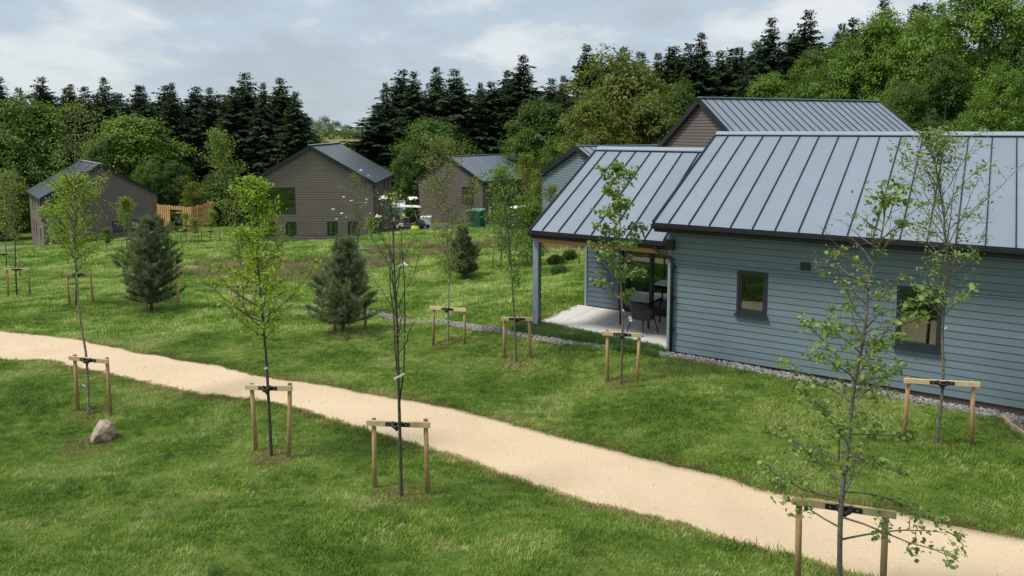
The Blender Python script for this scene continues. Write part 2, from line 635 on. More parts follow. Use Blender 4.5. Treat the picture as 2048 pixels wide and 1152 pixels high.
M['seam'] = plain('seam_metal', (.008, .014, .022), .6, var=.05, spec=.25)
M['ridge'] = metal_roof_mat('ridge_metal', (.29, .34, .40))
M['slate'] = metal_roof_mat('slate_roof', (.075, .092, .112), .36)
M['core'] = plain('interior', (.045, .045, .042), .9, var=.2)
M['glass'] = glass_mat('window_glass', (.42, .54, .50), .10)
M['glass_dark'] = glass_mat('window_glass_dark', (.58, .68, .62), .10)
M['curtain'] = plain('curtain', (.78, .78, .74), .9, var=.1, scale=8, stretch=(4, 4, .3))
M['timber'] = wood_mat('pine_beam', (.42, .21, .075), (.58, .33, .14))
M['stake'] = wood_mat('stake_wood', (.27, .165, .065), (.44, .30, .15))
M['rail'] = wood_mat('rail_wood', (.46, .34, .18), (.62, .49, .30))
M['stake_top'] = plain('stake_top', (.25, .12, .05), .8)
M['rubber'] = plain('rubber', (.010, .010, .012), .6)
M['white'] = plain('white_tag', (.78, .79, .78), .5, var=.03)
M['blue_tie'] = plain('blue_tie', (.05, .28, .45), .5)
M['fence'] = wood_mat('larch_fence', (.50, .27, .085), (.68, .42, .18))
M['bark_dark'] = bark_mat('bark_dark', (.035, .030, .024), (.10, .085, .065))
M['bark_grey'] = bark_mat('bark_grey', (.075, .068, .052), (.17, .155, .12))
M['bark_birch'] = bark_mat('bark_birch', (.06, .05, .035), (.42, .37, .26), 9, (1, 1, 5))
M['bark_red'] = bark_mat('bark_red', (.10, .045, .025), (.20, .11, .06))
M['conifer'] = leaf_mat('conifer_needles', [(0, (.018, .036, .018)), (.5, (.028, .054, .024)), (1, (.046, .080, .030))], .12, .6)
M['conifer2'] = leaf_mat('conifer_needles_blue', [(0, (.020, .038, .026)), (.5, (.034, .060, .036)), (1, (.060, .088, .046))], .12, .6)
M['pine'] = leaf_mat('pine_needles', [(0, (.080, .120, .058)), (.5, (.160, .210, .105)), (.85, (.28, .33, .15)), (1, (.42, .33, .17))], .15, .55)
M['leaf_mid'] = leaf_mat('leaf_mid', [(0, (.048, .105, .016)), (.5, (.088, .175, .022)), (1, (.165, .270, .035))])
M['leaf_deep'] = leaf_mat('leaf_deep', [(0, (.034, .080, .016)), (.5, (.062, .135, .020)), (1, (.120, .205, .030))])
M['leaf_olive'] = leaf_mat('leaf_olive', [(0, (.085, .110, .018)), (.5, (.135, .175, .026)), (1, (.220, .260, .040))])
M['leaf_fresh'] = leaf_mat('leaf_fresh', [(0, (.075, .150, .018)), (.5, (.130, .240, .026)), (1, (.230, .350, .045))])
M['leaf_lime'] = leaf_mat('leaf_lime', [(0, (.17, .28, .018)), (.5, (.27, .41, .03)), (1, (.42, .54, .08))], .45)
M['leaf_alder'] = leaf_mat('leaf_alder', [(0, (.10, .17, .035)), (.5, (.17, .27, .06)), (1, (.30, .40, .12))], .35)
M['leaf_rowan'] = leaf_mat('leaf_rowan', [(0, (.10, .16, .04)), (.5, (.16, .24, .06)), (1, (.28, .36, .13))], .3)
M['leaf_birch'] = leaf_mat('leaf_birch', [(0, (.12, .16, .03)), (.6, (.20, .24, .045)), (1, (.32, .28, .12))], .35)
M['leaf_birchg'] = leaf_mat('leaf_birch_green', [(0, (.12, .19, .025)), (.6, (.20, .30, .04)), (1, (.34, .40, .11))], .35)
M['leaf_far'] = leaf_mat('leaf_far', [(0, (.085, .125, .06)), (.5, (.12, .165, .075)), (1, (.17, .21, .09))])
M['bush'] = leaf_mat('leaf_bush', [(0, (.035, .065, .016)), (.5, (.06, .10, .022)), (1, (.10, .14, .04))])
M['flower'] = plain('blossom', (.75, .72, .62), .8, var=.05)
M['catkin'] = plain('catkin', (.26, .17, .085), .9, var=.3, scale=20)
M['green_box'] = plain('green_cabinet', (.010, .095, .065), .45, var=.08)
M['green_top'] = plain('green_cabinet_lid', (.09, .26, .18), .5, var=.08)
M['hivis'] = plain('hi_vis', (.55, .85, .05), .6, var=.05)
M['skin'] = plain('skin', (.50, .30, .21), .6, var=.05)
M['hair'] = plain('hair_brown', (.10, .05, .025), .8)
M['hair_grey'] = plain('hair_grey', (.35, .33, .31), .8)
M['shirt'] = plain('shirt_pale', (.50, .48, .52), .8)
M['denim'] = plain('denim', (.04, .05, .08), .85)
M['cart_white'] = plain('cart_white', (.72, .72, .70), .4, var=.04)
M['cart_dark'] = plain('cart_dark', (.02, .021, .026), .35)
M['seat'] = plain('cart_seat', (.22, .12, .08), .7)
M['tyre'] = plain('tyre', (.012, .012, .012), .85)
M['rim'] = plain('rim', (.45, .45, .45), .35, metal=.6)
M['van'] = plain('van_white', (.58, .66, .66), .35, var=.04)
M['rattan'] = plain('rattan_black', (.014, .015, .019), .55, var=.3, scale=90)
M['rattan_dark'] = plain('rattan_frame', (.010, .011, .014), .5)
M['table_glass'] = glass_mat('table_glass', (.6, .65, .65), .30)


def rock_mat():
    t = NT('rock')
    v = t.pos()
    c = t.ramp(t.noise(v, 5, 7, .7, .5), [(.3, (.13, .085, .055)), (.43, (.30, .215, .145)), (.55, (.43, .37, .30)), (.7, (.34, .21, .125))])
    t.color(c); t.b.inputs['Roughness'].default_value = .9
    t.bump(t.noise(v, 14, 7, .7), .8, .03)
    return t.m


M['rock'] = rock_mat()

# ------------------------------------------------------------------ ground sheet, path, gravel, road
PATH_UP = [(-260, 648), (-120, 655), (0, 665), (150, 682), (300, 702), (450, 725), (560, 750), (700, 778), (800, 797), (900, 818), (1000, 843), (1100, 869), (1200, 894), (1320, 925),
           (1450, 951), (1560, 976), (1700, 1006), (1800, 1032), (1900, 1062), (2048, 1096), (2250, 1150), (2500, 1215)]
PATH_LO = [(-260, 695), (-120, 703), (0, 715), (100, 724), (220, 745), (330, 765), (450, 788), (560, 812), (650, 835), (740, 858), (850, 887), (950, 925), (1050, 958), (1180, 994),
           (1300, 1030), (1400, 1061), (1500, 1090), (1600, 1119), (1720, 1155), (1850, 1196), (2000, 1245), (2150, 1290)]


def resample(pts, n):
    pts = [Vector((p.x, p.y)) for p in pts]
    d = [0]
    for i in range(1, len(pts)):
        d.append(d[-1] + (pts[i] - pts[i - 1]).length)
    out = []
    for k in range(n):
        s = d[-1] * k / (n - 1)
        i = max(1, min(len(d) - 1, int(np.searchsorted(d, s))))
        t = (s - d[i - 1]) / (d[i] - d[i - 1] + 1e-9)
        out.append(pts[i - 1].lerp(pts[i], t))
    return out


def smooth2(pts, it=3):
    for _ in range(it):
        pts = [pts[0]] + [(pts[i - 1] + pts[i] * 2 + pts[i + 1]) / 4 for i in range(1, len(pts) - 1)] + [pts[-1]]
    return pts


NP_ = 220
up_w = smooth2(resample([gp(*p) for p in PATH_UP], NP_), 6)
lo_w = smooth2(resample([gp(*p) for p in PATH_LO], NP_), 6)


def ragged(pts, amp, seed):
    return [p + Vector((0, 1)) * amp * ((float(vnoise(p.x, p.y, 1.6, seed)) - .5) * 1.2 + (float(vnoise(p.x, p.y, 5.0, seed + 1)) - .5) * .7) for p in pts]


up_w = ragged(up_w, .11, 5); lo_w = ragged(lo_w, .11, 9)
PATH_POLY = np.array([(p.x, p.y) for p in up_w] + [(p.x, p.y) for p in reversed(lo_w)])


PATHC = [((a.x + b.x) / 2, (a.y + b.y) / 2) for a, b in list(zip(up_w, lo_w))[::4]]


def strip_poly(center, widths):
    L_, R_ = [], []
    for i, p in enumerate(center):
        d = (center[min(i + 1, len(center) - 1)] - center[max(i - 1, 0)]).normalized()
        n = Vector((-d.y, d.x))
        L_.append(p + n * widths[i]); R_.append(p - n * widths[i])
    return L_, R_


def in_poly(x, y, poly):
    x = np.asarray(x); y = np.asarray(y)
    inside = np.zeros(len(x), bool)
    bb = (x >= poly[:, 0].min()) & (x <= poly[:, 0].max()) & (y >= poly[:, 1].min()) & (y <= poly[:, 1].max())
    idx = np.where(bb)[0]
    if len(idx) == 0:
        return inside
    xx, yy = x[idx], y[idx]
    ins = np.zeros(len(idx), bool)
    j = len(poly) - 1
    for i in range(len(poly)):
        xi, yi = poly[i]; xj, yj = poly[j]
        c = ((yi > yy) != (yj > yy)) & (xx < (xj - xi) * (yy - yi) / (yj - yi + 1e-12) + xi)
        ins ^= c
        j = i
    inside[idx] = ins
    return inside


# narrow gravel strip: up the lawn, past the patio, along the cabin wall, out to a gravel bed at the right
gs = [gp(400, 573), gp(520, 596), gp(620, 611), gp(760, 629), gp(860, 643), gp(940, 655), gp(1040, 670)]
gs = [Vector((p.x, p.y)) for p in gs]
gs += [Vector((p.x, p.y)) for p in (gp(1144, 686), gp(1210, 694), gp(1274, 703), gp(1330, 709))] + [Vector(ab(1.5, -.22)), Vector(ab(3.5, -.20)), Vector(ab(5.5, -.20)), Vector(ab(6.6, -.22)), Vector(ab(8.4, -.22))]
NG = 140
gsc = smooth2(resample(gs, NG), 4)
gw = [.21 if i < NG * .58 else .17 for i in range(NG)]
gl_, gr_ = strip_poly(gsc, gw)
gl_ = ragged(gl_, .10, 21); gr_ = ragged(gr_, .10, 25)
GRAVEL_POLY = np.array([(p.x, p.y) for p in gl_] + [(p.x, p.y) for p in reversed(gr_)])
BED = [ab(6.62, -.30), ab(6.75, -.62), ab(6.95, -.95), ab(7.3, -1.3), ab(8.0, -1.6), ab(11, -1.8), ab(11, -.12), ab(6.62, -.12)]
BED_POLY = np.array(BED)
CABIN_POLY = np.array([ab(-3.95, .08), ab(0, .08), ab(0, -.12), ab(12, -.12), ab(12, 8.5), ab(-3.95, 8.5)])

ROADL = [gp(300, 461), gp(360, 462), gp(430, 462), gp(500, 462)]
ROAD_POLY = np.array([(-36, 62.5), (-26, 62.5), (-19.5, 66), (-12, 71), (-9.5, 66), (-9.8, 57.0), (-2, 56.2), (6, 55.5), (12, 53.5), (22, 50), (22, 58), (12, 62.5), (4, 65), (-2, 68),
                      (-7, 74), (-12, 77), (-24, 71.5), (-36, 69.5)], float)
GRAV1_POLY = np.array([(-45, 60), (-37.5, 56), (-36.5, 60), (-38.7, 66), (-43, 71), (-50, 72)], float)


def make_ground():
    xs = np.concatenate([[-3000, -2000, -1200, -800, -500, -350, -250, -180, -140, -110, -90, -75, -62, -54, -48], np.arange(-44, 22, .3), [22, 24, 27, 30, 34, 40, 48, 60, 75, 95, 120, 160, 220, 350, 500, 800, 1200, 2000, 3000]])
    ys = np.concatenate([[-600, -200, -80, -40, -25, -15, -8, -4, -1, 1, 3], np.arange(4, 64, .3), [64, 66, 68, 70, 72, 74, 77, 80, 85, 90, 96, 104, 115, 130, 150, 175, 205, 240, 290, 350, 430, 550, 750, 1000, 1500, 2200, 3200]])
    X, Y = np.meshgrid(xs, ys)
    x = X.ravel(); y = Y.ravel()
    z = zg(x, y)
    # cut a little down under the laid surfaces
    for poly, dz in ((PATH_POLY, .07), (GRAVEL_POLY, .05), (BED_POLY, .05), (CABIN_POLY, .12), (ROAD_POLY, .12), (GRAV1_POLY, .1)):
        m = in_poly(x, y, poly)
        z = z - m * dz
    nx, ny = len(xs), len(ys)
    i = np.arange(nx * ny).reshape(ny, nx)
    F = np.stack([i[:-1, :-1].ravel(), i[:-1, 1:].ravel(), i[1:, 1:].ravel(), i[1:, :-1].ravel()], -1)
    me = np_mesh('ground', np.stack([x, y, z], -1), F, smooth=True)
    link_mesh('ground', me, M['ground'], kind='structure')


make_ground()


def ribbon(name, A, B, mat, across=8, lift=0.0, kind='structure', crown=0.0, parent=None):
    n = len(A)
    T = np.linspace(0, 1, across)
    a = np.array([(p.x, p.y) for p in A]); b = np.array([(p.x, p.y) for p in B])
    P = a[:, None] * (1 - T)[None, :, None] + b[:, None] * T[None, :, None]
    z = zg(P[..., 0].ravel(), P[..., 1].ravel()).reshape(n, across) + lift + crown * (1 - (2 * T - 1) ** 2)[None]
    # turned-down edges
    P = np.concatenate([P[:, :1], P, P[:, -1:]], 1)
    z = np.concatenate([z[:, :1] - .12, z, z[:, -1:] - .12], 1)
    m = across + 2
    V = np.concatenate([P, z[..., None]], -1).reshape(-1, 3)
    i = np.arange(n * m).reshape(n, m)
    F = np.stack([i[:-1, :-1].ravel(), i[:-1, 1:].ravel(), i[1:, 1:].ravel(), i[1:, :-1].ravel()], -1)[:, ::-1]
    return link_mesh(name, np_mesh(name, V, F, smooth=True), mat, parent, kind=kind)


ribbon('path', up_w, lo_w, M['path'], 12, .0)
ribbon('gravel_strip', gl_, gr_, M['gravel_bed'], 4, .0)


def poly_sheet(name, poly, mat, step=.6, lift=0.01, thick=.15):
    """a laid sheet that follows the ground inside a polygon, with sides"""
    import bmesh
    bm = bmesh.new()
    f = bm.faces.new([bm.verts.new((p[0], p[1], 0)) for p in poly])
    x0, x1, y0, y1 = poly[:, 0].min(), poly[:, 0].max(), poly[:, 1].min(), poly[:, 1].max()
    for v in np.arange(x0 + step, x1, step):
        bmesh.ops.bisect_plane(bm, geom=bm.verts[:] + bm.edges[:] + bm.faces[:], plane_co=(v, 0, 0), plane_no=(1, 0, 0))
    for v in np.arange(y0 + step, y1, step):
        bmesh.ops.bisect_plane(bm, geom=bm.verts[:] + bm.edges[:] + bm.faces[:], plane_co=(0, v, 0), plane_no=(0, 1, 0))
    bmesh.ops.recalc_face_normals(bm, faces=bm.faces[:])
    P = np.array([(v.co.x, v.co.y) for v in bm.verts])
    zz = zg(P[:, 0], P[:, 1])
    for v, z in zip(bm.verts, zz):
        v.co.z = z + lift
    for fc in bm.faces:
        if fc.normal.z < 0:
            fc.normal_flip()
    be = [e for e in bm.edges if e.is_boundary]
    r = bmesh.ops.extrude_edge_only(bm, edges=be)
    for g in r['geom']:
        if isinstance(g, bmesh.types.BMVert):
            g.co.z -= thick
    me = bpy.data.meshes.new(name)
    bm.to_mesh(me); bm.free()
    return link_mesh(name, me, mat, kind='structure')


poly_sheet('gravel_bed', BED_POLY, M['gravel_bed'], .5, .0)
poly_sheet('road', ROAD_POLY, M['road'], 1.0, .02)
poly_sheet('gravel_yard', GRAV1_POLY, M['gravel_bed'], 1.5, .02)


# ------------------------------------------------------------------ scattered ground cover (instances of tufts)
def tuft_mesh(name, n, rad, h, w, lean=.5, mat=None, seed=0, dry=.06):
    rs = np.random.RandomState(seed)
    a = rs.rand(n) * 2 * PI; r = rad * np.sqrt(rs.rand(n))
    base = np.stack([r * np.cos(a), r * np.sin(a), np.full(n, -.01)], -1)
    hh = h * (.55 + .6 * rs.rand(n))
    d = rs.rand(n) * 2 * PI; ln = lean * hh * (.3 + rs.rand(n))
    tip = base + np.stack([ln * np.cos(d), ln * np.sin(d), hh], -1)
    mid = base * .45 + tip * .55 + np.stack([-ln * .12 * np.cos(d), -ln * .12 * np.sin(d), hh * .08], -1)
    s = rs.rand(n) * 2 * PI
    side = np.stack([np.cos(s), np.sin(s), np.zeros(n)], -1) * (w * (.6 + .7 * rs.rand(n)))[:, None] / 2
    V = np.stack([base - side, base + side, mid + side * .8, mid - side * .8, tip], 1).reshape(-1, 3)
    k = np.arange(n)[:, None] * 5
    F = np.concatenate([k + np.array([[0, 1, 2]]), k + np.array([[0, 2, 3]]), k + np.array([[3, 2, 4]])])
    tint = rs.rand(n) * .8; tint[rs.rand(n) < dry] = 1.0
    me = np_mesh(name, V, F, np.repeat(tint, 5))
    if mat:
        me.materials.append(mat)
    return me


def stone_mesh(name, seed, mat):
    rs = random.Random(seed)
    mb = MB()
    t = (1 + 5 ** .5) / 2
    vs = [(-1, t, 0), (1, t, 0), (-1, -t, 0), (1, -t, 0), (0, -1, t), (0, 1, t), (0, -1, -t), (0, 1, -t), (t, 0, -1), (t, 0, 1), (-t, 0, -1), (-t, 0, 1)]
    fs = [(0, 11, 5), (0, 5, 1), (0, 1, 7), (0, 7, 10), (0, 10, 11), (1, 5, 9), (5, 11, 4), (11, 10, 2), (10, 7, 6), (7, 1, 8), (3, 9, 4), (3, 4, 2), (3, 2, 6), (3, 6, 8), (3, 8, 9), (4, 9, 5), (2, 4, 11), (6, 2, 10), (8, 6, 7), (9, 8, 1)]
    v2 = []
    for v in vs:
        k = rs.uniform(.35, .62)
        v2.append((v[0] * k, v[1] * k * .8, v[2] * k * .6))
    mb.add(v2, fs)
    me = mb.mesh(name); me.materials.append(mat)
    return me


def scatter(name, pts, scales, meshes, label, tilt=.15, kind='stuff', parent=None):
    src = bpy.data.collections.new(name + '_source')
    for i, m in enumerate(meshes):
        src.objects.link(bpy.data.objects.new(name + '_piece', m))
    me = bpy.data.meshes.new(name)
    me.vertices.add(len(pts)); me.vertices.foreach_set('co', np.asarray(pts, np.float32).ravel())
    a = me.attributes.new('sc', 'FLOAT', 'POINT'); a.data.foreach_set('value', np.asarray(scales, np.float32))
    rot = np.stack([(RS.rand(len(pts)) - .5) * 2 * tilt, (RS.rand(len(pts)) - .5) * 2 * tilt, RS.rand(len(pts)) * 2 * PI], -1)
    a = me.attributes.new('rt', 'FLOAT_VECTOR', 'POINT'); a.data.foreach_set('vector', rot.astype(np.float32).ravel())
    me.update()
    o = link_mesh(name, me, meshes[0].materials[0], parent, kind=kind)
    if label:
        o['label'] = label
    g = bpy.data.node_groups.new(name + '_nodes', 'GeometryNodeTree')
    g.interface.new_socket('Geometry', in_out='INPUT', socket_type='NodeSocketGeometry')
    g.interface.new_socket('Geometry', in_out='OUTPUT', socket_type='NodeSocketGeometry')
    N = g.nodes.new; L = g.links.new
    gi = N('NodeGroupInput'); go = N('NodeGroupOutput')
    ci = N('GeometryNodeCollectionInfo'); ci.inputs['Collection'].default_value = src
    ci.inputs['Separate Children'].default_value = True; ci.inputs['Reset Children'].default_value = True
    ip = N('GeometryNodeInstanceOnPoints'); ip.inputs['Pick Instance'].default_value = True
    na = N('GeometryNodeInputNamedAttribute'); na.data_type = 'FLOAT'; na.inputs['Name'].default_value = 'sc'
    nr = N('GeometryNodeInputNamedAttribute'); nr.data_type = 'FLOAT_VECTOR'; nr.inputs['Name'].default_value = 'rt'
    L(gi.outputs[0], ip.inputs['Points']); L(ci.outputs[0], ip.inputs['Instance'])
    L(na.outputs[0], ip.inputs['Scale']); L(nr.outputs[0], ip.inputs['Rotation'])
    ri = N('FunctionNodeRandomValue'); ri.data_type = 'INT'
    ri.inputs[4].default_value = 0; ri.inputs[5].default_value = len(meshes) - 1
    L(ri.outputs[2], ip.inputs['Instance Index'])
    L(ip.outputs[0], go.inputs[0])
    md = o.modifiers.new('scatter', 'NODES'); md.node_group = g
    return o


BARE = []     # (x, y, radius) rings of thin dry turf round the planted trees
HOUSE_POLYS = []


def rand_ground(n, y0, y1, margin=2.5, spread=.74):
    # uniform on the ground inside the view wedge
    y = np.sqrt(RS.rand(n) * (y1 ** 2 - y0 ** 2) + y0 ** 2)
    x = (RS.rand(n) * 2 - 1) * (spread * y + margin)
    return x, y


def keep_lawn(x, y, edge=0.0):
    k = ~in_poly(x, y, PATH_POLY) & ~in_poly(x, y, GRAVEL_POLY) & ~in_poly(x, y, BED_POLY) & ~in_poly(x, y, CABIN_POLY) & ~in_poly(x, y, ROAD_POLY) & ~in_poly(x, y, GRAV1_POLY)
    return k


# ------------------------------------------------------------------ foliage meshes
def frames(nrm):
    n = nrm / (np.linalg.norm(nrm, axis=1, keepdims=True) + 1e-9)
    r = RS.normal(size=n.shape)
    u = np.cross(n, r); u /= np.linalg.norm(u, axis=1, keepdims=True) + 1e-9
    return u, np.cross(n, u), n


def leaf_arrays(C, nrm, ln, wd, tint, hexa=False, fold=.15):
    """diamond (or rounder six-sided) leaves"""
    u, w, n = frames(nrm)
    ln = np.asarray(ln)[:, None]; wd = np.asarray(wd)[:, None]
    if not hexa:
        V = np.stack([C - u * ln / 2, C + w * wd / 2 + n * ln * fold, C + u * ln / 2, C - w * wd / 2 + n * ln * fold], 1)
        k = np.arange(len(C))[:, None] * 4
        F = k + np.array([[0, 1, 2, 3]])
        return V.reshape(-1, 3), F, np.repeat(tint, 4)
    V = np.stack([C - u * ln / 2, C - u * ln * .2 + w * wd / 2 + n * ln * .1, C + u * ln * .25 + w * wd * .45 + n * ln * .1, C + u * ln / 2,
                  C + u * ln * .25 - w * wd * .45 + n * ln * .1, C - u * ln * .2 - w * wd / 2 + n * ln * .1], 1)
    k = np.arange(len(C))[:, None] * 6
    F = np.concatenate([k + np.array([[0, 1, 2, 3]]), k + np.array([[0, 3, 4, 5]])])
    return V.reshape(-1, 3), F, np.repeat(tint, 6)


def conifer_meshes(seed, h=18.0, rad=3.4, bare=.05, ragged_=.25):
    """tiered spruce; returns trunk mesh, crown mesh. height 1-normalised to h"""
    rs = np.random.RandomState(seed)
    tb = MB()
    bend = [(rs.normal() * .1, rs.normal() * .1) for _ in range(5)]
    pts = [(bend[i][0] * (i / 5), bend[i][1] * (i / 5), h * i / 4.0 * .985) for i in range(5)]
    tb.tube(pts, [.26, .2, .14, .08, .02], 6)
    cs, ns, ls, ws, ti = [], [], [], [], []
    NBR = 380
    lump = rs.rand(40)
    Vs = []
    for k in range(NBR):
        t = bare + (1 - bare) * (((k + rs.rand()) / NBR) ** .86) * .975
        z = h * t
        prof = rad * (1 - t) ** .80 * (.80 + .25 * (1 - t)) * (1.1 if t < .5 else 1.0) + .04
        a = k * 2.39996 + rs.normal() * .3
        L = prof * (1 - ragged_ + 2 * ragged_ * rs.rand()) * (.70 + .5 * lump[int(t * 13) * 3 % 40 + (int(a * 1.1) % 3)] if t < .90 else 1)
        if rs.rand() < .14:
            L *= 1.35
        rise = .50 if t > .93 else (.12 if t > .7 else (-.02 if t > .4 else -.22))
        m = max(3, int(L * 6.0))
        s = (np.arange(m) + rs.rand(m) * .9) / m
        ca, sa = math.cos(a), math.sin(a)
        zz = z + L * (rise * s - .24 * s ** 2 + .20 * s ** 4)
        bt = rs.rand()
        for side in (-1, 1, 0):
            ang = a + side * (.75 + .3 * rs.rand(m)) + rs.normal(size=m) * .25
            ln = (.22 + .40 * rs.rand(m)) * (.22 + .88 * min(1.0, L / 1.9)) * (1 - .3 * s)
            if side == 0:
                ln = ln * .8
            p0 = np.stack([ca * L * s, sa * L * s, zz + rs.normal(size=m) * .05], -1)
            dz = rise * .5 - .28 - .25 * rs.rand(m)
            if t > .93:
                dz = .1 + .3 * rs.rand(m)
            d = np.stack([np.cos(ang), np.sin(ang), dz * np.ones(m)], -1)
            ln = ln * 1.55
            p1 = p0 + d * ln[:, None]
            wv = np.stack([-np.sin(ang), np.cos(ang), rs.normal(size=m) * .7], -1)
            wv /= np.linalg.norm(wv, axis=1, keepdims=True)
            wd = (.07 + .11 * rs.rand(m)) * (.35 + .75 * min(1.0, L / 1.8))
            mid = p0 * .55 + p1 * .45
            Vs.append(np.stack([p0, mid + wv * wd[:, None], p1, mid - wv * wd[:, None] - np.array([0, 0, .04])], 1).reshape(-1, 3))
            ti.append(np.repeat(np.clip(.10 + .45 * s * s + .35 * bt + rs.normal(size=m) * .1, 0, 1), 4))
    V = np.concatenate(Vs); T = np.concatenate(ti); F = np.arange(len(V)).reshape(-1, 4)
    return tb.mesh('trunk'), np_mesh('crown', V, F, T)


def broadleaf_meshes(seed, h=10.0, w=8.0, leaf=.22, n_clump=520, per=16, base=.12, lobes=14, limb=1.0):
    """trunk, limbs mesh and crown of leaf clumps on uneven lobes"""
    rs = np.random.RandomState(seed)
    tb = MB()
    tb.tube([(0, 0, -.3), (rs.normal() * .1, rs.normal() * .1, h * .2), (rs.normal() * .3, rs.normal() * .3, h * .5), (rs.normal() * .4, 0, h * .8)], [.045 * h ** .8, .036 * h ** .8, .022 * h ** .8, .006 * h], 7)
    L = []
    for i in range(lobes):
        t = (i + rs.rand()) / lobes
        z = h * (base + (0.93 - base) * t)
        a = i * 2.4 + rs.normal() * .4
        rr = w / 2 * math.sqrt(max(0.02, 1 - ((t - .35) / .72) ** 2)) * (.55 + .25 * rs.rand())
        if t > .85:
            rr *= .4
        c = np.array([rr * math.cos(a), rr * math.sin(a), z])
        s = w * (.17 + .10 * rs.rand()) * (1 - .25 * t)
        L.append((c, s))
        tb.tube([(0, 0, max(.15 * h, z - rr * .9)), tuple(c * np.array([.5, .5, 1]) + np.array([0, 0, -rr * .25])), tuple(c)], [.012 * h * limb, .008 * h * limb, .003 * h * limb], 5)
    cs, ns, ti = [], [], []
    for i in range(n_clump):
        c, s = L[rs.randint(lobes)]
        d = rs.normal(size=3); d[2] = abs(d[2]) * .9 + (-.5 if rs.rand() < .35 else .1); d /= np.linalg.norm(d)
        k = s * (.75 + .45 * rs.rand()) * (1 if rs.rand() > .15 else .5)
        p = c + d * k * np.array([1.15, 1.15, .85])
        if p[2] < h * base * .5:
            continue
        m = per + rs.randint(-4, 5)
        cl = leaf * 1.55
        q = rs.normal(size=(m, 3)) * np.array([cl, cl, cl * .5])
        cs.append(p + q)
        nn = d[None] * .6 + np.array([0, 0, 1.0]) + rs.normal(size=(m, 3)) * .36
        ns.append(nn)
        ct = rs.rand()
        ti.append(np.clip(.12 + .62 * ct + rs.normal(size=m) * .12, 0, 1))
        if rs.rand() < .25:
            tb.tube([tuple(c), tuple(p)], [.02, .008], 3, cap=False)
    C = np.concatenate(cs); Nn = np.concatenate(ns); T = np.concatenate(ti)
    sz = leaf * (.7 + .6 * rs.rand(len(C)))
    V, F, T = leaf_arrays(C, Nn, sz * 1.25, sz * .8, T, fold=.12)
    return tb.mesh('trunk'), np_mesh('crown', V, F, T)


def place_tree(name, meshes, mats, loc, scale, rot, label, cat, group, sx=1.0):
    t = thing(name, label, cat, loc, rot, group)
    t.scale = (scale * sx, scale * sx, scale)
    for nm, me, mt in zip(('trunk', 'crown'), meshes, mats):
        o = bpy.data.objects.new(nm, me)
        COL.objects.link(o)
        if len(me.materials) == 0:
            me.materials.append(None)
        o.material_slots[0].link = 'OBJECT'
        o.material_slots[0].material = mt
        o.parent = t
    return t


ORD = ['first', 'second', 'third', 'fourth', 'fifth', 'sixth', 'seventh', 'eighth', 'ninth', 'tenth', 'eleventh', 'twelfth', 'thirteenth', 'fourteenth', 'fifteenth', 'sixteenth', 'seventeenth',
       'eighteenth', 'nineteenth', 'twentieth', 'twenty-first', 'twenty-second', 'twenty-third', 'twenty-fourth', 'twenty-fifth', 'twenty-sixth', 'twenty-seventh', 'twenty-eighth', 'twenty-ninth', 'thirtieth']


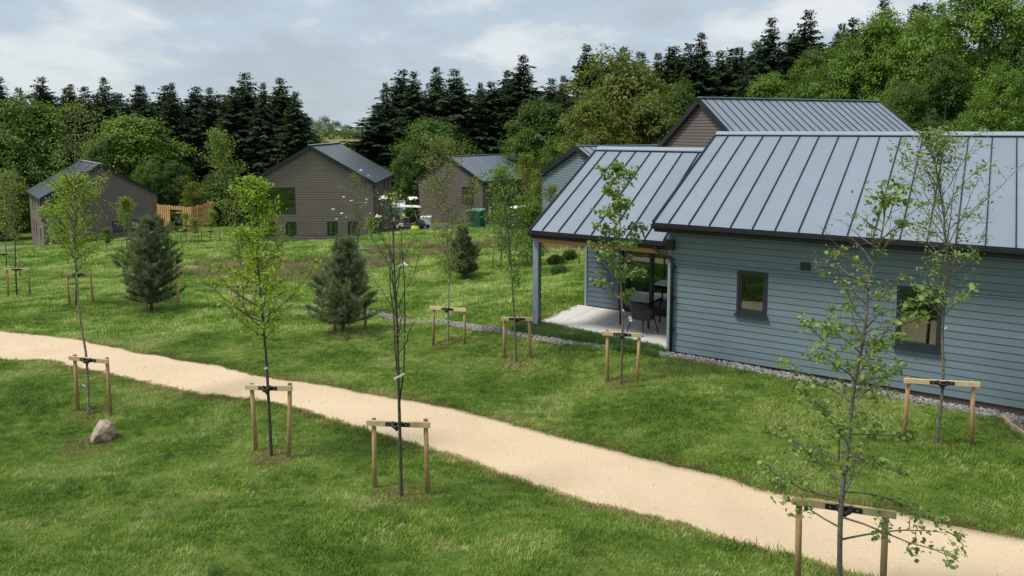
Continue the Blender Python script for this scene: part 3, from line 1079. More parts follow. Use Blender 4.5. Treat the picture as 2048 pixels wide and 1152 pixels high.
def background_trees():
    H = 18.0
    con = [conifer_meshes(100 + i, H, r, ragged_=g) for i, (r, g) in enumerate([(4.9, .28), (5.5, .35), (4.5, .28), (6.0, .33), (5.1, .40)])]
    left = [(-62, 160, 98), (-5, 148, 96), (36, 170, 102), (82, 148, 95), (140, 163, 99), (207, 149, 94), (278, 166, 98), (343, 160, 95), (386, 180, 101), (418, 170, 97), (466, 168, 93), (490, 140, 98), (526, 160, 92), (560, 150, 95),
            (590, 178, 89), (606, 222, 91)]
    mid = [(770, 160, 92), (752, 205, 88), (805, 133, 95), (827, 137, 90), (873, 128, 93), (910, 133, 90), (961, 160, 94), (983, 158, 91), (1014, 135, 93), (1047, 104, 90), (1104, 152, 95), (1127, 146, 90), (1174, 82, 86),
           (1215, 130, 90), (1248, 88, 88), (1282, 98, 90), (1317, 100, 88), (1342, 99, 84)]
    right = [(1377, 80, 80), (1403, 58, 80), (1440, 96, 84), (1480, 88, 82), (1515, 76, 78), (1543, 28, 74), (1618, 14, 72), (1585, 60, 76), (1685, 40, 74), (1709, 30, 70), (1768, -8, 68), (1834, 2, 70), (1852, 0, 66), (1884, 0, 68)]
    k = 0
    for lst, where, grp in ((left, 'from the left behind the two left houses', 'conifers behind the left houses'),
                            (mid, 'counted rightwards from the sky gap', 'conifers right of the gap'),
                            (right, 'from the left above the metal roofs', 'conifers above the right roofs')):
        order = sorted(range(len(lst)), key=lambda i: lst[i][0])
        for r_, i in enumerate(order):
            px, py, D = lst[i]
            top = at_y(px, py, D)
            zb = Z(top.x, D) - .4
            h = top.z - zb
            m = con[k % 5]
            sx = min(1.5, max(1.08, 18.5 / h)) * random.uniform(.9, 1.25)
            if px in (606, 752):
                sx *= 1.25
            place_tree('spruce_tree', m, (M['bark_red'], M['conifer'] if k % 3 else M['conifer2']), (top.x, D, zb), h / H, random.random() * 6.28,
                       'tall dark spruce, the %s %s' % (ORD[r_], where), 'spruce tree', grp, sx)
            k += 1
    # ranks behind close the belt; nothing tells them apart
    for x0, x1, D, ytop in ((-150, 588, 104, 176), (815, 1350, 100, 158), (1350, 1760, 86, 95), (-150, 585, 106, 192), (-150, 600, 102, 212), (800, 1350, 102, 172), (790, 1350, 97, 195), (1350, 1900, 88, 112), (1600, 2150, 80, 60)):
        px = x0
        while px < x1:
            top = at_y(px, ytop + random.uniform(-14, 26), D + random.uniform(-2, 2))
            zb = Z(top.x, top.y) - .4
            h = top.z - zb
            place_tree('spruce_tree', con[k % 5], (M['bark_red'], M['conifer']), (top.x, top.y, zb), h / H, random.random() * 6.28,
                       'dark spruce in the back ranks, only partly seen between front ones', 'spruce tree', 'spruces in the back ranks of the belt', random.uniform(1.3, 1.75))
            k += 1
            px += 1508 * random.uniform(2.6, 4.6) / D
    # broadleaf trees
    bl = [broadleaf_meshes(300 + i, 10, w, lf, nc, pr, bs, lb) for i, (w, lf, nc, pr, bs, lb) in enumerate([(9, .25, 900, 20, .05, 18), (8, .22, 1000, 18, .04, 20), (10, .25, 1000, 20, .05, 22), (7.5, .21, 900, 18, .03, 18)])]
    B = [  # px, top y, half width px, Y, mat, mesh, label
        (62, 208, 88, 86, 'leaf_mid', 0, 'round green broadleaf tree rising behind the far left house roof'),
        (262, 230, 90, 88, 'leaf_fresh', 1, 'bright green leafy tree above the right slope of the far left house'),
        (-20, 270, 60, 84, 'leaf_deep', 2, 'green tree cut by the left edge of the photo'),
        (150, 285, 60, 90, 'leaf_deep', 1, 'lower green tree filling the space between two rounded crowns'),
        (205, 290, 45, 84, 'leaf_deep', 0, 'small dark green tree right behind the ridge of the far left house'),
        (350, 325, 42, 84, 'leaf_deep', 3, 'low dark green tree behind the timber fence'),
        (298, 330, 40, 82, 'leaf_mid', 2, 'low bushy tree left of the timber fence'),
        (20, 345, 40, 76, 'leaf_deep', 3, 'low tree beside the left wall of the far left house'),
        (430, 345, 30, 86, 'leaf_deep', 1, 'dark leafy bush tree between fence and brown gable house'),
        (862, 238, 80, 84, 'leaf_mid', 1, 'rounded green tree between the two brown houses'),
        (820, 300, 42, 80, 'leaf_deep', 2, 'dark green lower tree directly right of the slate-roofed house'),
        (916, 262, 40, 88, 'leaf_deep', 3, 'dark green tree just behind the small brown house gable'),
        (1090, 212, 82, 84, 'leaf_deep', 0, 'dark green leafy tree left of the large olive crown'),
        (1052, 262, 50, 80, 'leaf_mid', 3, 'mid green tree rising behind the small brown house roof'),
        (1120, 270, 50, 74, 'leaf_mid', 1, 'green tree above the blue gable house ridge'),
        (1248, 122, 112, 76, 'leaf_olive', 2, 'large olive green domed tree in front of the dark spruces'),
        (1180, 195, 60, 70, 'leaf_olive', 1, 'smaller olive tree at the left foot of the large domed one'),
        (1300, 200, 70, 70, 'leaf_olive', 0, 'olive tree left of the tall brown gable'),
        (1360, 165, 55, 74, 'leaf_deep', 3, 'dark leafy tree behind the peak of the brown gable roof'),
        (1540, 160, 75, 66, 'leaf_fresh', 0, 'pale green tree over the left part of the large metal roof'),
        (1625, 120, 75, 64, 'leaf_mid', 1, 'green tree over the middle of the large metal roof'),
        (1700, 92, 80, 60, 'leaf_fresh', 2, 'bright tree above the right part of the large metal roof'),
        (1770, 40, 85, 58, 'leaf_fresh', 0, 'tall green tree left of the biggest tree on the right'),
        (1850, 45, 80, 54, 'leaf_fresh', 3, 'bright leafy tree beside the end of the high roof'),
        (1960, -40, 120, 50, 'leaf_fresh', 2, 'biggest broad tree with long limbs at the right edge'),
        (2060, 60, 90, 46, 'leaf_deep', 1, 'deep green tree cut by the right edge of the photo'),
        (1900, 130, 75, 46, 'leaf_deep', 0, 'shaded low tree right behind the long ridge'),
        (2000, 150, 70, 42, 'leaf_fresh', 3, 'low green tree nearest behind the right end of the ridge'),
        (2150, -60, 110, 48, 'leaf_mid', 0, 'tall tree mostly outside the right edge'),
        (1810, 180, 60, 48, 'leaf_deep', 2, 'dark low tree at the foot of the high roof'),
    ]
    # near right ones carry finer leaves
    bl2 = [broadleaf_meshes(340 + i, 10, 8.5, .165, 2100, 22, .03, 28, 1.5) for i in range(3)]
    for i, (px, ty, hw, D, mt, mi, lab) in enumerate(B):
        top = at_y(px, ty, D)
        zb = Z(top.x, D) - .3
        h = top.z - zb
        wv = (9, 8, 10, 7.5)[mi]
        mm = bl[mi]
        if px >= 1500:
            mm = bl2[i % 3]; wv = 8.5
        sx = (2 * hw / 1508 * D) / (wv * h / 10) * 1.0
        place_tree('broadleaf_tree', mm, (M['bark_grey'], M[mt]), (top.x, D, zb), h / 10, random.random() * 6.28, lab, 'tree', 'broadleaf trees in front of the spruces', sx)
    # far trees and hedge beyond the field
    far = [broadleaf_meshes(380 + i, 10, 14, .5, 260, 14, .0, 12) for i in range(2)]
    for i, (px, ty, hw, D, lab) in enumerate([(648, 237, 22, 390, 'pale far tree rising highest in the gap between the spruces'), (672, 243, 18, 400, 'pale far tree in the middle of the gap horizon'),
                                              (694, 252, 16, 395, 'small pale far tree on the right of the gap horizon'), (625, 240, 20, 410, 'pale far tree half hidden by the left spruces'),
                                              (716, 256, 18, 400, 'low far tree touching the right spruce belt')]):
        top = at_y(px, ty, D)
        zb = 1.4
        h = top.z - zb
        place_tree('far_tree', far[i % 2], (M['bark_grey'], M['leaf_far']), (top.x, D, zb), h / 10, i * 1.3, lab, 'tree', 'trees beyond the far field', (2 * hw / 1508 * D) / (14 * h / 10))
    hd = []
    rs = np.random.RandomState(5)
    cs = []; ti = []
    for i in range(4200):
        x = rs.uniform(-160, 60); y = 300 + rs.normal() * 2.0
        zt = rs.rand() * (3.0 + 1.2 * vnoise(x, 0, .08, 3))
        cs.append((x, y, 1.3 + zt)); ti.append(rs.rand())
    cs = np.array(cs, float)
    V, F, T = leaf_arrays(cs, rs.normal(size=cs.shape) + np.array([0, -.6, .8]), np.full(len(cs), 1.1), np.full(len(cs), .8), np.array(ti))
    o = link_mesh('hedge', np_mesh('hedge', V, F, T), M['leaf_deep'])
    o['label'] = 'dark hedge line across the far edge of the straw-coloured field'; o['category'] = 'hedge'


background_trees()


# ------------------------------------------------------------------ buildings
def boards(x0, x1, z0, z1, openings=(), expo=.145, top=None, y=0.0, t0=.010, t1=.021, along='x', flip=1, gap=.010):
    """lapped boards on a plane; yields (MB) per piece. top(x) -> height limit (gable). openings [(x0,x1,z0,z1)]"""
    res = []
    n = int(math.ceil((z1 - z0) / expo))
    for i in range(n):
        a = z0 + i * expo
        b = min(a + expo, z1)
        cuts = sorted({a, b} | {z for o in openings for z in (o[2], o[3]) if a < z < b})
        for ca, cb in zip(cuts[:-1], cuts[1:]):
            if cb - ca < .02:
                continue
            if ca == a:
                ca = a + gap
            spans = [(x0, x1)]
            for o in openings:
                if o[2] < cb - 1e-6 and o[3] > ca + 1e-6:
                    ns = []
                    for s, e in spans:
                        if o[1] <= s or o[0] >= e:
                            ns.append((s, e))
                        else:
                            if o[0] > s: ns.append((s, o[0]))
                            if o[1] < e: ns.append((o[1], e))
                    spans = ns
            for s, e in spans:
                sa, ea, sb, eb = s, e, s, e
                if top is not None:
                    ra = top(ca + .003); rb = top(cb - .003)
                    if ra is None:
                        continue
                    if rb is None:
                        rb = ((ra[0] + ra[1]) / 2, (ra[0] + ra[1]) / 2)
                    sa, ea = max(s, ra[0]), min(e, ra[1]); sb, eb = max(s, rb[0]), min(e, rb[1])
                    if ea - sa < .03:
                        continue
                    if eb < sb:
                        sb = eb = (sb + eb) / 2
                fa = t1 - (t1 - t0) * (ca - a) / expo
                fb = t1 - (t1 - t0) * (cb - a) / expo
                P = [(sa, -fa, ca), (ea, -fa, ca), (ea, 0.004, ca), (sa, 0.004, ca), (sb, -fb, cb), (eb, -fb, cb), (eb, 0.004, cb), (sb, 0.004, cb)]
                if along == 'x':
                    P = [(p[0], y + flip * p[1], p[2]) for p in P]
                else:
                    P = [(y - flip * p[1], p[0], p[2]) for p in P]
                res.append(P)
    return res


def board_parts(root, plist, mat, name='weatherboard'):
    for P in plist:
        mb = MB(); mb.hexa(P)
        mb.build(name, mat, root)


def board_joined(root, plist, mat, name='cladding'):
    mb = MB()
    for P in plist:
        mb.hexa(P)
    return mb.build(name, mat, root, kind='stuff')


def window(root, x0, x1, z0, z1, y=0.0, fw=.055, glass='glass', sill=True, curtain=None, mull=None, depth=.09, along='x', proud=.03, mats='frame'):
    """window in a wall plane; x along wall; y plane; outward is -y (along='x') or +x (along='y')"""
    def T(px, d, pz):      # d = depth inward
        return (px, y + d, pz) if along == 'x' else (y - d, px, pz)
    mb = MB()

    def bx(a, b, d0, d1, c, e):
        p = [T(u, v, w) for w in (c, e) for v in (d0, d1) for u in (a, b)]
        mb.add(p, [(0, 2, 3, 1), (4, 5, 7, 6), (0, 1, 5, 4), (2, 6, 7, 3), (0, 4, 6, 2), (1, 3, 7, 5)])
    bx(x0, x0 + fw, -proud, depth, z0, z1); bx(x1 - fw, x1, -proud, depth, z0, z1)
    bx(x0 + fw, x1 - fw, -proud, depth, z1 - fw, z1); bx(x0 + fw, x1 - fw, -proud, depth, z0, z0 + fw)
    f = mb.build('window', M[mats], root)
    # sash set back a little
    s = fw * .75
    mb = MB()
    a0, a1, c0, c1 = x0 + fw + .002, x1 - fw - .002, z0 + fw + .002, z1 - fw - .002
    bx(a0, a0 + s, -proud + .018, depth - .01, c0, c1); bx(a1 - s, a1, -proud + .018, depth - .01, c0, c1)
    bx(a0 + s, a1 - s, -proud + .018, depth - .01, c1 - s, c1); bx(a0 + s, a1 - s, -proud + .018, depth - .01, c0, c0 + s)
    if mull is not None:
        for m_ in mull:
            bx(m_ - s / 2, m_ + s / 2, -proud + .016, depth - .012, c0 + s, c1 - s)
    mb.build('sash', M[mats], f)
    mb = MB()
    d = .02
    mb.add([T(a0 + s * .8, d, c0 + s * .8), T(a1 - s * .8, d, c0 + s * .8), T(a1 - s * .8, d, c1 - s * .8), T(a0 + s * .8, d, c1 - s * .8)], [(0, 1, 2, 3)])
    mb.add([T(a0 + s * .8, d + .012, c0 + s * .8), T(a1 - s * .8, d + .012, c0 + s * .8), T(a1 - s * .8, d + .012, c1 - s * .8), T(a0 + s * .8, d + .012, c1 - s * .8)], [(3, 2, 1, 0)])
    mb.build('pane', M[glass], f)
    if sill:
        mb = MB()
        bx(x0 - .03, x1 + .03, -proud - .06, depth * .3, z0 - .045, z0 - .003)
        mb.build('sill', M[mats], f)
    if curtain:
        for (c0_, c1_) in curtain:
            mb = MB()
            n = 14
            vs = []; fs = []
            for i in range(n + 1):
                u = c0_ + (c1_ - c0_) * i / n
                dd = .065 + .02 * math.sin(i * 1.9)
                vs += [T(u, dd, z0 + .02), T(u, dd, z1)]
            fs = [(2 * i, 2 * i + 2, 2 * i + 3, 2 * i + 1) for i in range(n)]
            mb.add(vs, fs, True)
            mb.build('curtain', M['curtain'], f)
    return f


def slope(root, E0, E1, R0, R1, panels=None, mat='roof', seam_h=.035, thick=.05, offset=0.0, seam_name='seam', spacing=None, under='black'):
    """one roof plane as standing-seam panels. E eave, R ridge; 0 and 1 are the two ends"""
    E0, E1, R0, R1 = map(Vector, (E0, E1, R0, R1))
    L = (E1 - E0).length
    dv = (E1 - E0).normalized(); up = (R0 - E0).normalized()
    nrm = dv.cross(up).normalized()
    if nrm.z < 0: nrm = -nrm
    cuts = [0.0]
    s = offset if offset > 0 else spacing
    while s < L - .05:
        cuts.append(s); s += spacing
    cuts.append(L)
    for a, b in zip(cuts[:-1], cuts[1:]):
        mb = MB()
        p0, p1 = E0 + dv * (a + .002), E0 + dv * (b - .002)
        q0, q1 = R0 + dv * (a + .002), R0 + dv * (b - .002)
        d = -nrm * .012
        mb.hexa([p0 + d, p1 + d, q1 + d, q0 + d, p0, p1, q1, q0])
        mb.build('roof_panel', M[mat], root)
    for a in cuts[1:-1]:
        mb = MB()
        c0, c1 = E0 + dv * a, R0 + dv * a
        w = dv * .009; u = nrm * seam_h; dd = -nrm * .004
        mb.hexa([c0 - w + dd, c0 + w + dd, c1 + w + dd, c1 - w + dd, c0 - w + u, c0 + w + u, c1 + w + u, c1 - w + u])
        mb.build(seam_name, M['seam'], root)
    mb = MB()
    d0, d1 = -nrm * .014, -nrm * (thick + .014)
    mb.hexa([E0 + d1, E1 + d1, R1 + d1, R0 + d1, E0 + d0, E1 + d0, R1 + d0, R0 + d0])
    mb.build('roof_deck', M[under], root)


def slates(root, E0, E1, R0, R1, rows, cols, mat='slate'):
    E0, E1, R0, R1 = map(Vector, (E0, E1, R0, R1))
    dv = (E1 - E0); up = (R0 - E0)
    nrm = dv.cross(up).normalized()
    if nrm.z < 0: nrm = -nrm
    mb = MB()
    for r in range(rows):
        for c in range(cols + 1):
            o = .5 if r % 2 else 0.0
            u0 = max(0, (c - o) / cols); u1 = min(1, (c + 1 - o) / cols)
            if u1 - u0 < .01: continue
            g = .0018
            u0 += g; u1 -= g
            v0, v1 = r / rows, (r + 1) / rows
            lift = .016 + random.random() * .007
            P = lambda u, v, h: E0 + dv * u + up * v + nrm * h
            mb.hexa([P(u0, v0, 0), P(u1, v0, 0), P(u1, v1, 0), P(u0, v1, 0), P(u0, v0, lift), P(u1, v0, lift * random.uniform(.9, 1.1)), P(u1, v1, .004), P(u0, v1, .004)])
    mb.build('slates', M[mat], root, kind='stuff')
    mb = MB()
    mb.hexa([E0 - nrm * .06, E1 - nrm * .06, R1 - nrm * .06, R0 - nrm * .06, E0 - nrm * .002, E1 - nrm * .002, R1 - nrm * .002, R0 - nrm * .002])
    mb.build('roof_deck', M['black'], root)


def trimbox(root, a, b, w, h, name, mat, up=(0, 0, 1), side=None):
    """bar from a to b, w across (horizontal), h tall, hanging below the line"""
    a, b = Vector(a), Vector(b)
    d = (b - a).normalized()
    s = d.cross(Vector((0, 0, 1))).normalized()
    u = s.cross(d).normalized()
    if u.z < 0: u = -u
    mb = MB()
    mb.hexa([a - s * w / 2 - u * h, b - s * w / 2 - u * h, b + s * w / 2 - u * h, a + s * w / 2 - u * h, a - s * w / 2, b - s * w / 2, b + s * w / 2, a + s * w / 2])
    return mb.build(name, M[mat], root)


def house(label, org, rotz, w, Ln, he, hr, clad, roof='metal', sp=.467, oh=.25, zbase=-1.0, front_open=(), right_open=(), left_open=(), expo=.15, parts=False, joined_clad=True, group='timber-clad holiday houses'):
    """gable front at y=0 (x 0..w, seen from -y), length Ln to +y. he/hr heights of eave and ridge above root"""
    root = thing('house', label, 'house', org, rotz, group)
    sl = (hr - he) / (w / 2)
    top = lambda z: (0, w) if z <= he else (((z - he) / sl, w - (z - he) / sl) if z < hr - .02 else None)
    mat = M[clad]
    board_joined(root, boards(0, w, zbase, hr - .05, front_open, expo, top, 0.0, gap=.022), mat)
    board_joined(root, boards(0, Ln, zbase, he, right_open, expo, None, w, along='y', gap=.022), mat)
    board_joined(root, boards(0, Ln, zbase, he, left_open, expo, None, 0.0, along='y', flip=-1, gap=.022), mat)
    # dark core and back wall
    mb = MB()
    i = .35
    poly = [(i, zbase), (w - i, zbase), (w - i, he - .1), (w / 2, hr - .35), (i, he - .1)]
    mb.prism(poly, i, Ln - .02, lambda u, v, d: (u, d, v))
    mb.build('wall', M['core'], root)
    mb = MB()
    mb.prism([(0.0, zbase), (w, zbase), (w, he), (w / 2, hr - .03), (0.0, he)], Ln - .015, Ln + .02, lambda u, v, d: (u, d, v))
    mb.build('back_wall', mat, root)
    for cx_, cy_ in ((-.018, -.018), (w + .018, -.018), (w + .018, Ln + .02)):
        mb = MB(); mb.box(cx_ - .03, cx_ + .03, cy_ - .03, cy_ + .03, zbase, he); mb.build('corner_trim', mat, root)
    ex = oh
    ze = he - sl * ex + .10
    zr = hr + .10
    y0, y1 = -oh * .7, Ln + oh * .7
    EL0, EL1, RR0, RR1 = (-ex, y0, ze), (-ex, y1, ze), (w / 2, y0, zr), (w / 2, y1, zr)
    ER0, ER1 = (w + ex, y0, ze), (w + ex, y1, ze)
    if roof == 'metal':
        slope(root, ER0, ER1, RR0, RR1, mat='roof', spacing=sp, offset=sp * .5)
        mb = MB(); e = [Vector(p) for p in (EL0, EL1, RR1, RR0)]
        dn = Vector((0, 0, -.06))
        mb.hexa([e[0] + dn, e[1] + dn, e[2] + dn, e[3] + dn, *e]); mb.build('roof', M['roof'], root)
        trimbox(root, (w / 2, y0 - .01, zr + .045), (w / 2, y1 + .01, zr + .045), .30, .05, 'ridge_cap', 'ridge')
    else:
        slates(root, ER0, ER1, RR0, RR1, 20, 22)
        slates(root, EL0, EL1, RR0, RR1, 20, 22)
        trimbox(root, (w / 2, y0 - .01, zr + .06), (w / 2, y1 + .01, zr + .06), .34, .05, 'ridge_cap', 'ridge')
    for y_ in (y0 - .03, y1 + .03):
        for E in (-ex, w + ex):
            trimbox(root, (E, y_, ze + .03), (w / 2, y_, zr + .03), .05, .26, 'bargeboard', 'black')
    for E, sgn in ((-ex - .06, -1), (w + ex + .06, 1)):
        trimbox(root, (E, y0, ze + .02), (E, y1, ze + .02), .11, .10, 'gutter', 'black')
    for o in front_open:
        window(root, o[0], o[1], o[2], o[3], 0.0, fw=o[4] if len(o) > 4 else .06, glass='glass_dark', sill=False, curtain=o[5] if len(o) > 5 else None, mull=o[6] if len(o) > 6 else None)
    for o in right_open:
        window(root, o[0], o[1], o[2], o[3], w, fw=.05, glass='glass_dark', sill=False, along='y')
    for o in left_open:
        # left wall: mirror of the right one
        mb = MB()
        mb.box(-.03, .09, o[0], o[1], o[2], o[2] + .05); mb.box(-.03, .09, o[0], o[1], o[3] - .05, o[3]); mb.box(-.03, .09, o[0], o[0] + .05, o[2] + .05, o[3] - .05); mb.box(-.03, .09, o[1] - .05, o[1], o[2] + .05, o[3] - .05)
        f = mb.build('window', M['frame'], root)
        mb = MB(); mb.box(.015, .03, o[0] + .05, o[1] - .05, o[2] + .05, o[3] - .05); mb.build('pane', M['glass_dark'], f)
    q = [(0, 0), (w, 0), (w, Ln), (0, Ln)]
    c, s = math.cos(rotz), math.sin(rotz)
    HOUSE_POLYS.append(np.array([(org[0] + c * a - s * b, org[1] + s * a + c * b) for a, b in q]))
    return root


def house_px(label, Lp, Rp, Ap, ze, DL, backR, clad, roof, zg_base, **kw):
    """front eave corners from pixels with the eave at height ze"""
    def onz(p):
        r = ray(*p); k = (ze - CAMH) / r[2]
        return Vector((r[0] * k, r[1] * k))
    a, b = onz(Lp), onz(Rp)
    ang = kw.pop('ang', None)
    if ang is not None:
        dd = Vector((1, ang)); k_ = (Rp[0] - CX) / (CF * math.cos(PITCH) + 0.0) 
        k_ = (Rp[0] - CX) / 1508.0
        t_ = (k_ * a.y - a.x) / (dd.x - k_ * dd.y)
        b = a + dd * t_
    d = (b - a); W = d.length; d.normalize()
    n = Vector((-d.y, d.x))
    mid = (a + b) / 2
    # apex height above mid
    r = ray(*Ap); k = mid.y / r[1]
    hr = CAMH + r[2] * k
    # length from the back right eave pixel
    r = ray(*backR); k = (ze - CAMH) / r[2]
    q = Vector((r[0] * k, r[1] * k))
    Ln = kw.pop('Ln', None) or (q - b).length
    oh = .25
    org = a + d * oh + n * oh * .7
    w = W - 2 * oh
    sl = (hr - ze) / (W / 2)
    he = ze + sl * oh - .1 - zg_base
    return house(label, (org.x, org.y, zg_base), math.atan2(d.y, d.x), w, Ln - .35, he, hr - .1 - zg_base, clad, roof, oh=oh, **kw), w


# far left brown house
ze1 = 5.2 - 137.5 * 66 / 1508
HB = -5.4
w1 = 9.0
h1o = [(5.4, 6.25, 1.05, 2.15, .06, [(6.0, 6.2)]), (6.95, 7.75, 1.15, 2.25, .06, [(7.0, 7.25)]), (.9, 1.75, .9, 2.0, .06), (.55, 2.3, 2.9, 4.7, .06)]
h1l = [(.35, 1.5, 2.4, 4.45), (2.6, 3.0, 2.7, 4.5), (5.6, 6.0, 2.9, 4.5), (7.6, 8.0, 2.9, 4.5), (2.6, 3.0, .5, 2.0), (5.6, 6.0, .7, 2.0), (7.6, 8.0, .8, 2.0)]
house_px('brown boarded two-storey house with slate roof at the far left', (78.3, 397.5), (312.5, 391), (202.2, 328.2), ze1, 66, (38, 378), 'brown', 'slate', HB, Ln=11.0, expo=.19, ang=.78, front_open=h1o, left_open=h1l)
# brown house with big window
ze2 = 5.2 - 106.3 * 58 / 1508
G2 = -3.6
h2o = [(0, 0, 0, 0)]
h2s = (58 / 1508)


def h2x(px): return (px - 502.5) * h2s * 1.0
def h2z(py): return 5.2 - (py - 260) * h2s - G2


h2o = [(h2x(518), h2x(592), h2z(430.5), h2z(376.5), .05, None, [h2x(575)]), (h2x(528.5), h2x(550), h2z(477), h2z(446.5), .07, [(h2x(541), h2x(548))]),
       (h2x(570.5), h2x(592), h2z(475.5), h2z(446.5), .07, [(h2x(573), h2x(582)), (h2x(586), h2x(590))]), (h2x(655), h2x(676), h2z(474.5), h2z(446.5), .07, [(h2x(657), h2x(665)), (h2x(670), h2x(674))]),
       (h2x(697), h2x(718), h2z(474), h2z(446.5), .07, [(h2x(699), h2x(706))])]
h2r = [(.6, 1.1, 3.05, 4.45), (6.3, 6.8, 3.05, 4.45), (8.6, 9.1, 3.05, 4.45), (3.4, 3.9, .6, 2.1), (.9, 1.4, .6, 2.1)]
house_px('brown boarded house with slate roof and one large dark picture window', (492.8, 365.7), (748, 367.5), (619.5, 291), ze2, 58, (780, 348.4), 'brown', 'slate', G2, Ln=11.5, expo=.19, ang=.03, front_open=h2o, right_open=h2r)
# small brown house with seamed roof
ze3 = 5.2 - 103 * 72 / 1508
house_px('small brown boarded house with pale seamed metal roof behind the green cabinet', (832.6, 356), (967, 363), (898, 313), ze3, 72, (1073.7, 352), 'brown2', 'metal', -4.1, Ln=13.0,
         front_open=[(5.75, 7.2, 2.0, 3.75, .06, [(5.85, 6.15)], [6.45])], right_open=[(6.3, 7.4, .6, 3.1), (3, 3.5, 2.4, 3.2)])


def house_side(label, apex, D, r, half, s, Ln, zb, clad, **kw):
    """house whose gable faces left; apex pixel at depth D, ridge direction r"""
    A = at_y(apex[0], apex[1], D)
    r = Vector(r).normalized(); g = Vector((r.y, -r.x))
    hr = A.z - zb - .12
    he = hr - s * half
    p = Vector((A.x, A.y)) - g * half + r * .17
    return house(label, (p.x, p.y, zb), math.atan2(g.y, g.x), half * 2, Ln, he, hr, clad, 'metal', **kw)


house_side('blue-grey boarded house whose gable shows left of the porch roof', (1153.3, 291.5), 42, (.925, .38), 4.85, .36, 10.5, -1.6, 'blue', zbase=-.5, right_open=[])
house_side('tall brown gabled house with seamed metal roof behind the cabin ridge', (1398.5, 194.5), 36, (.928, .371), 4.6, .68, 11.0, -.3, 'brown2', zbase=-.2)


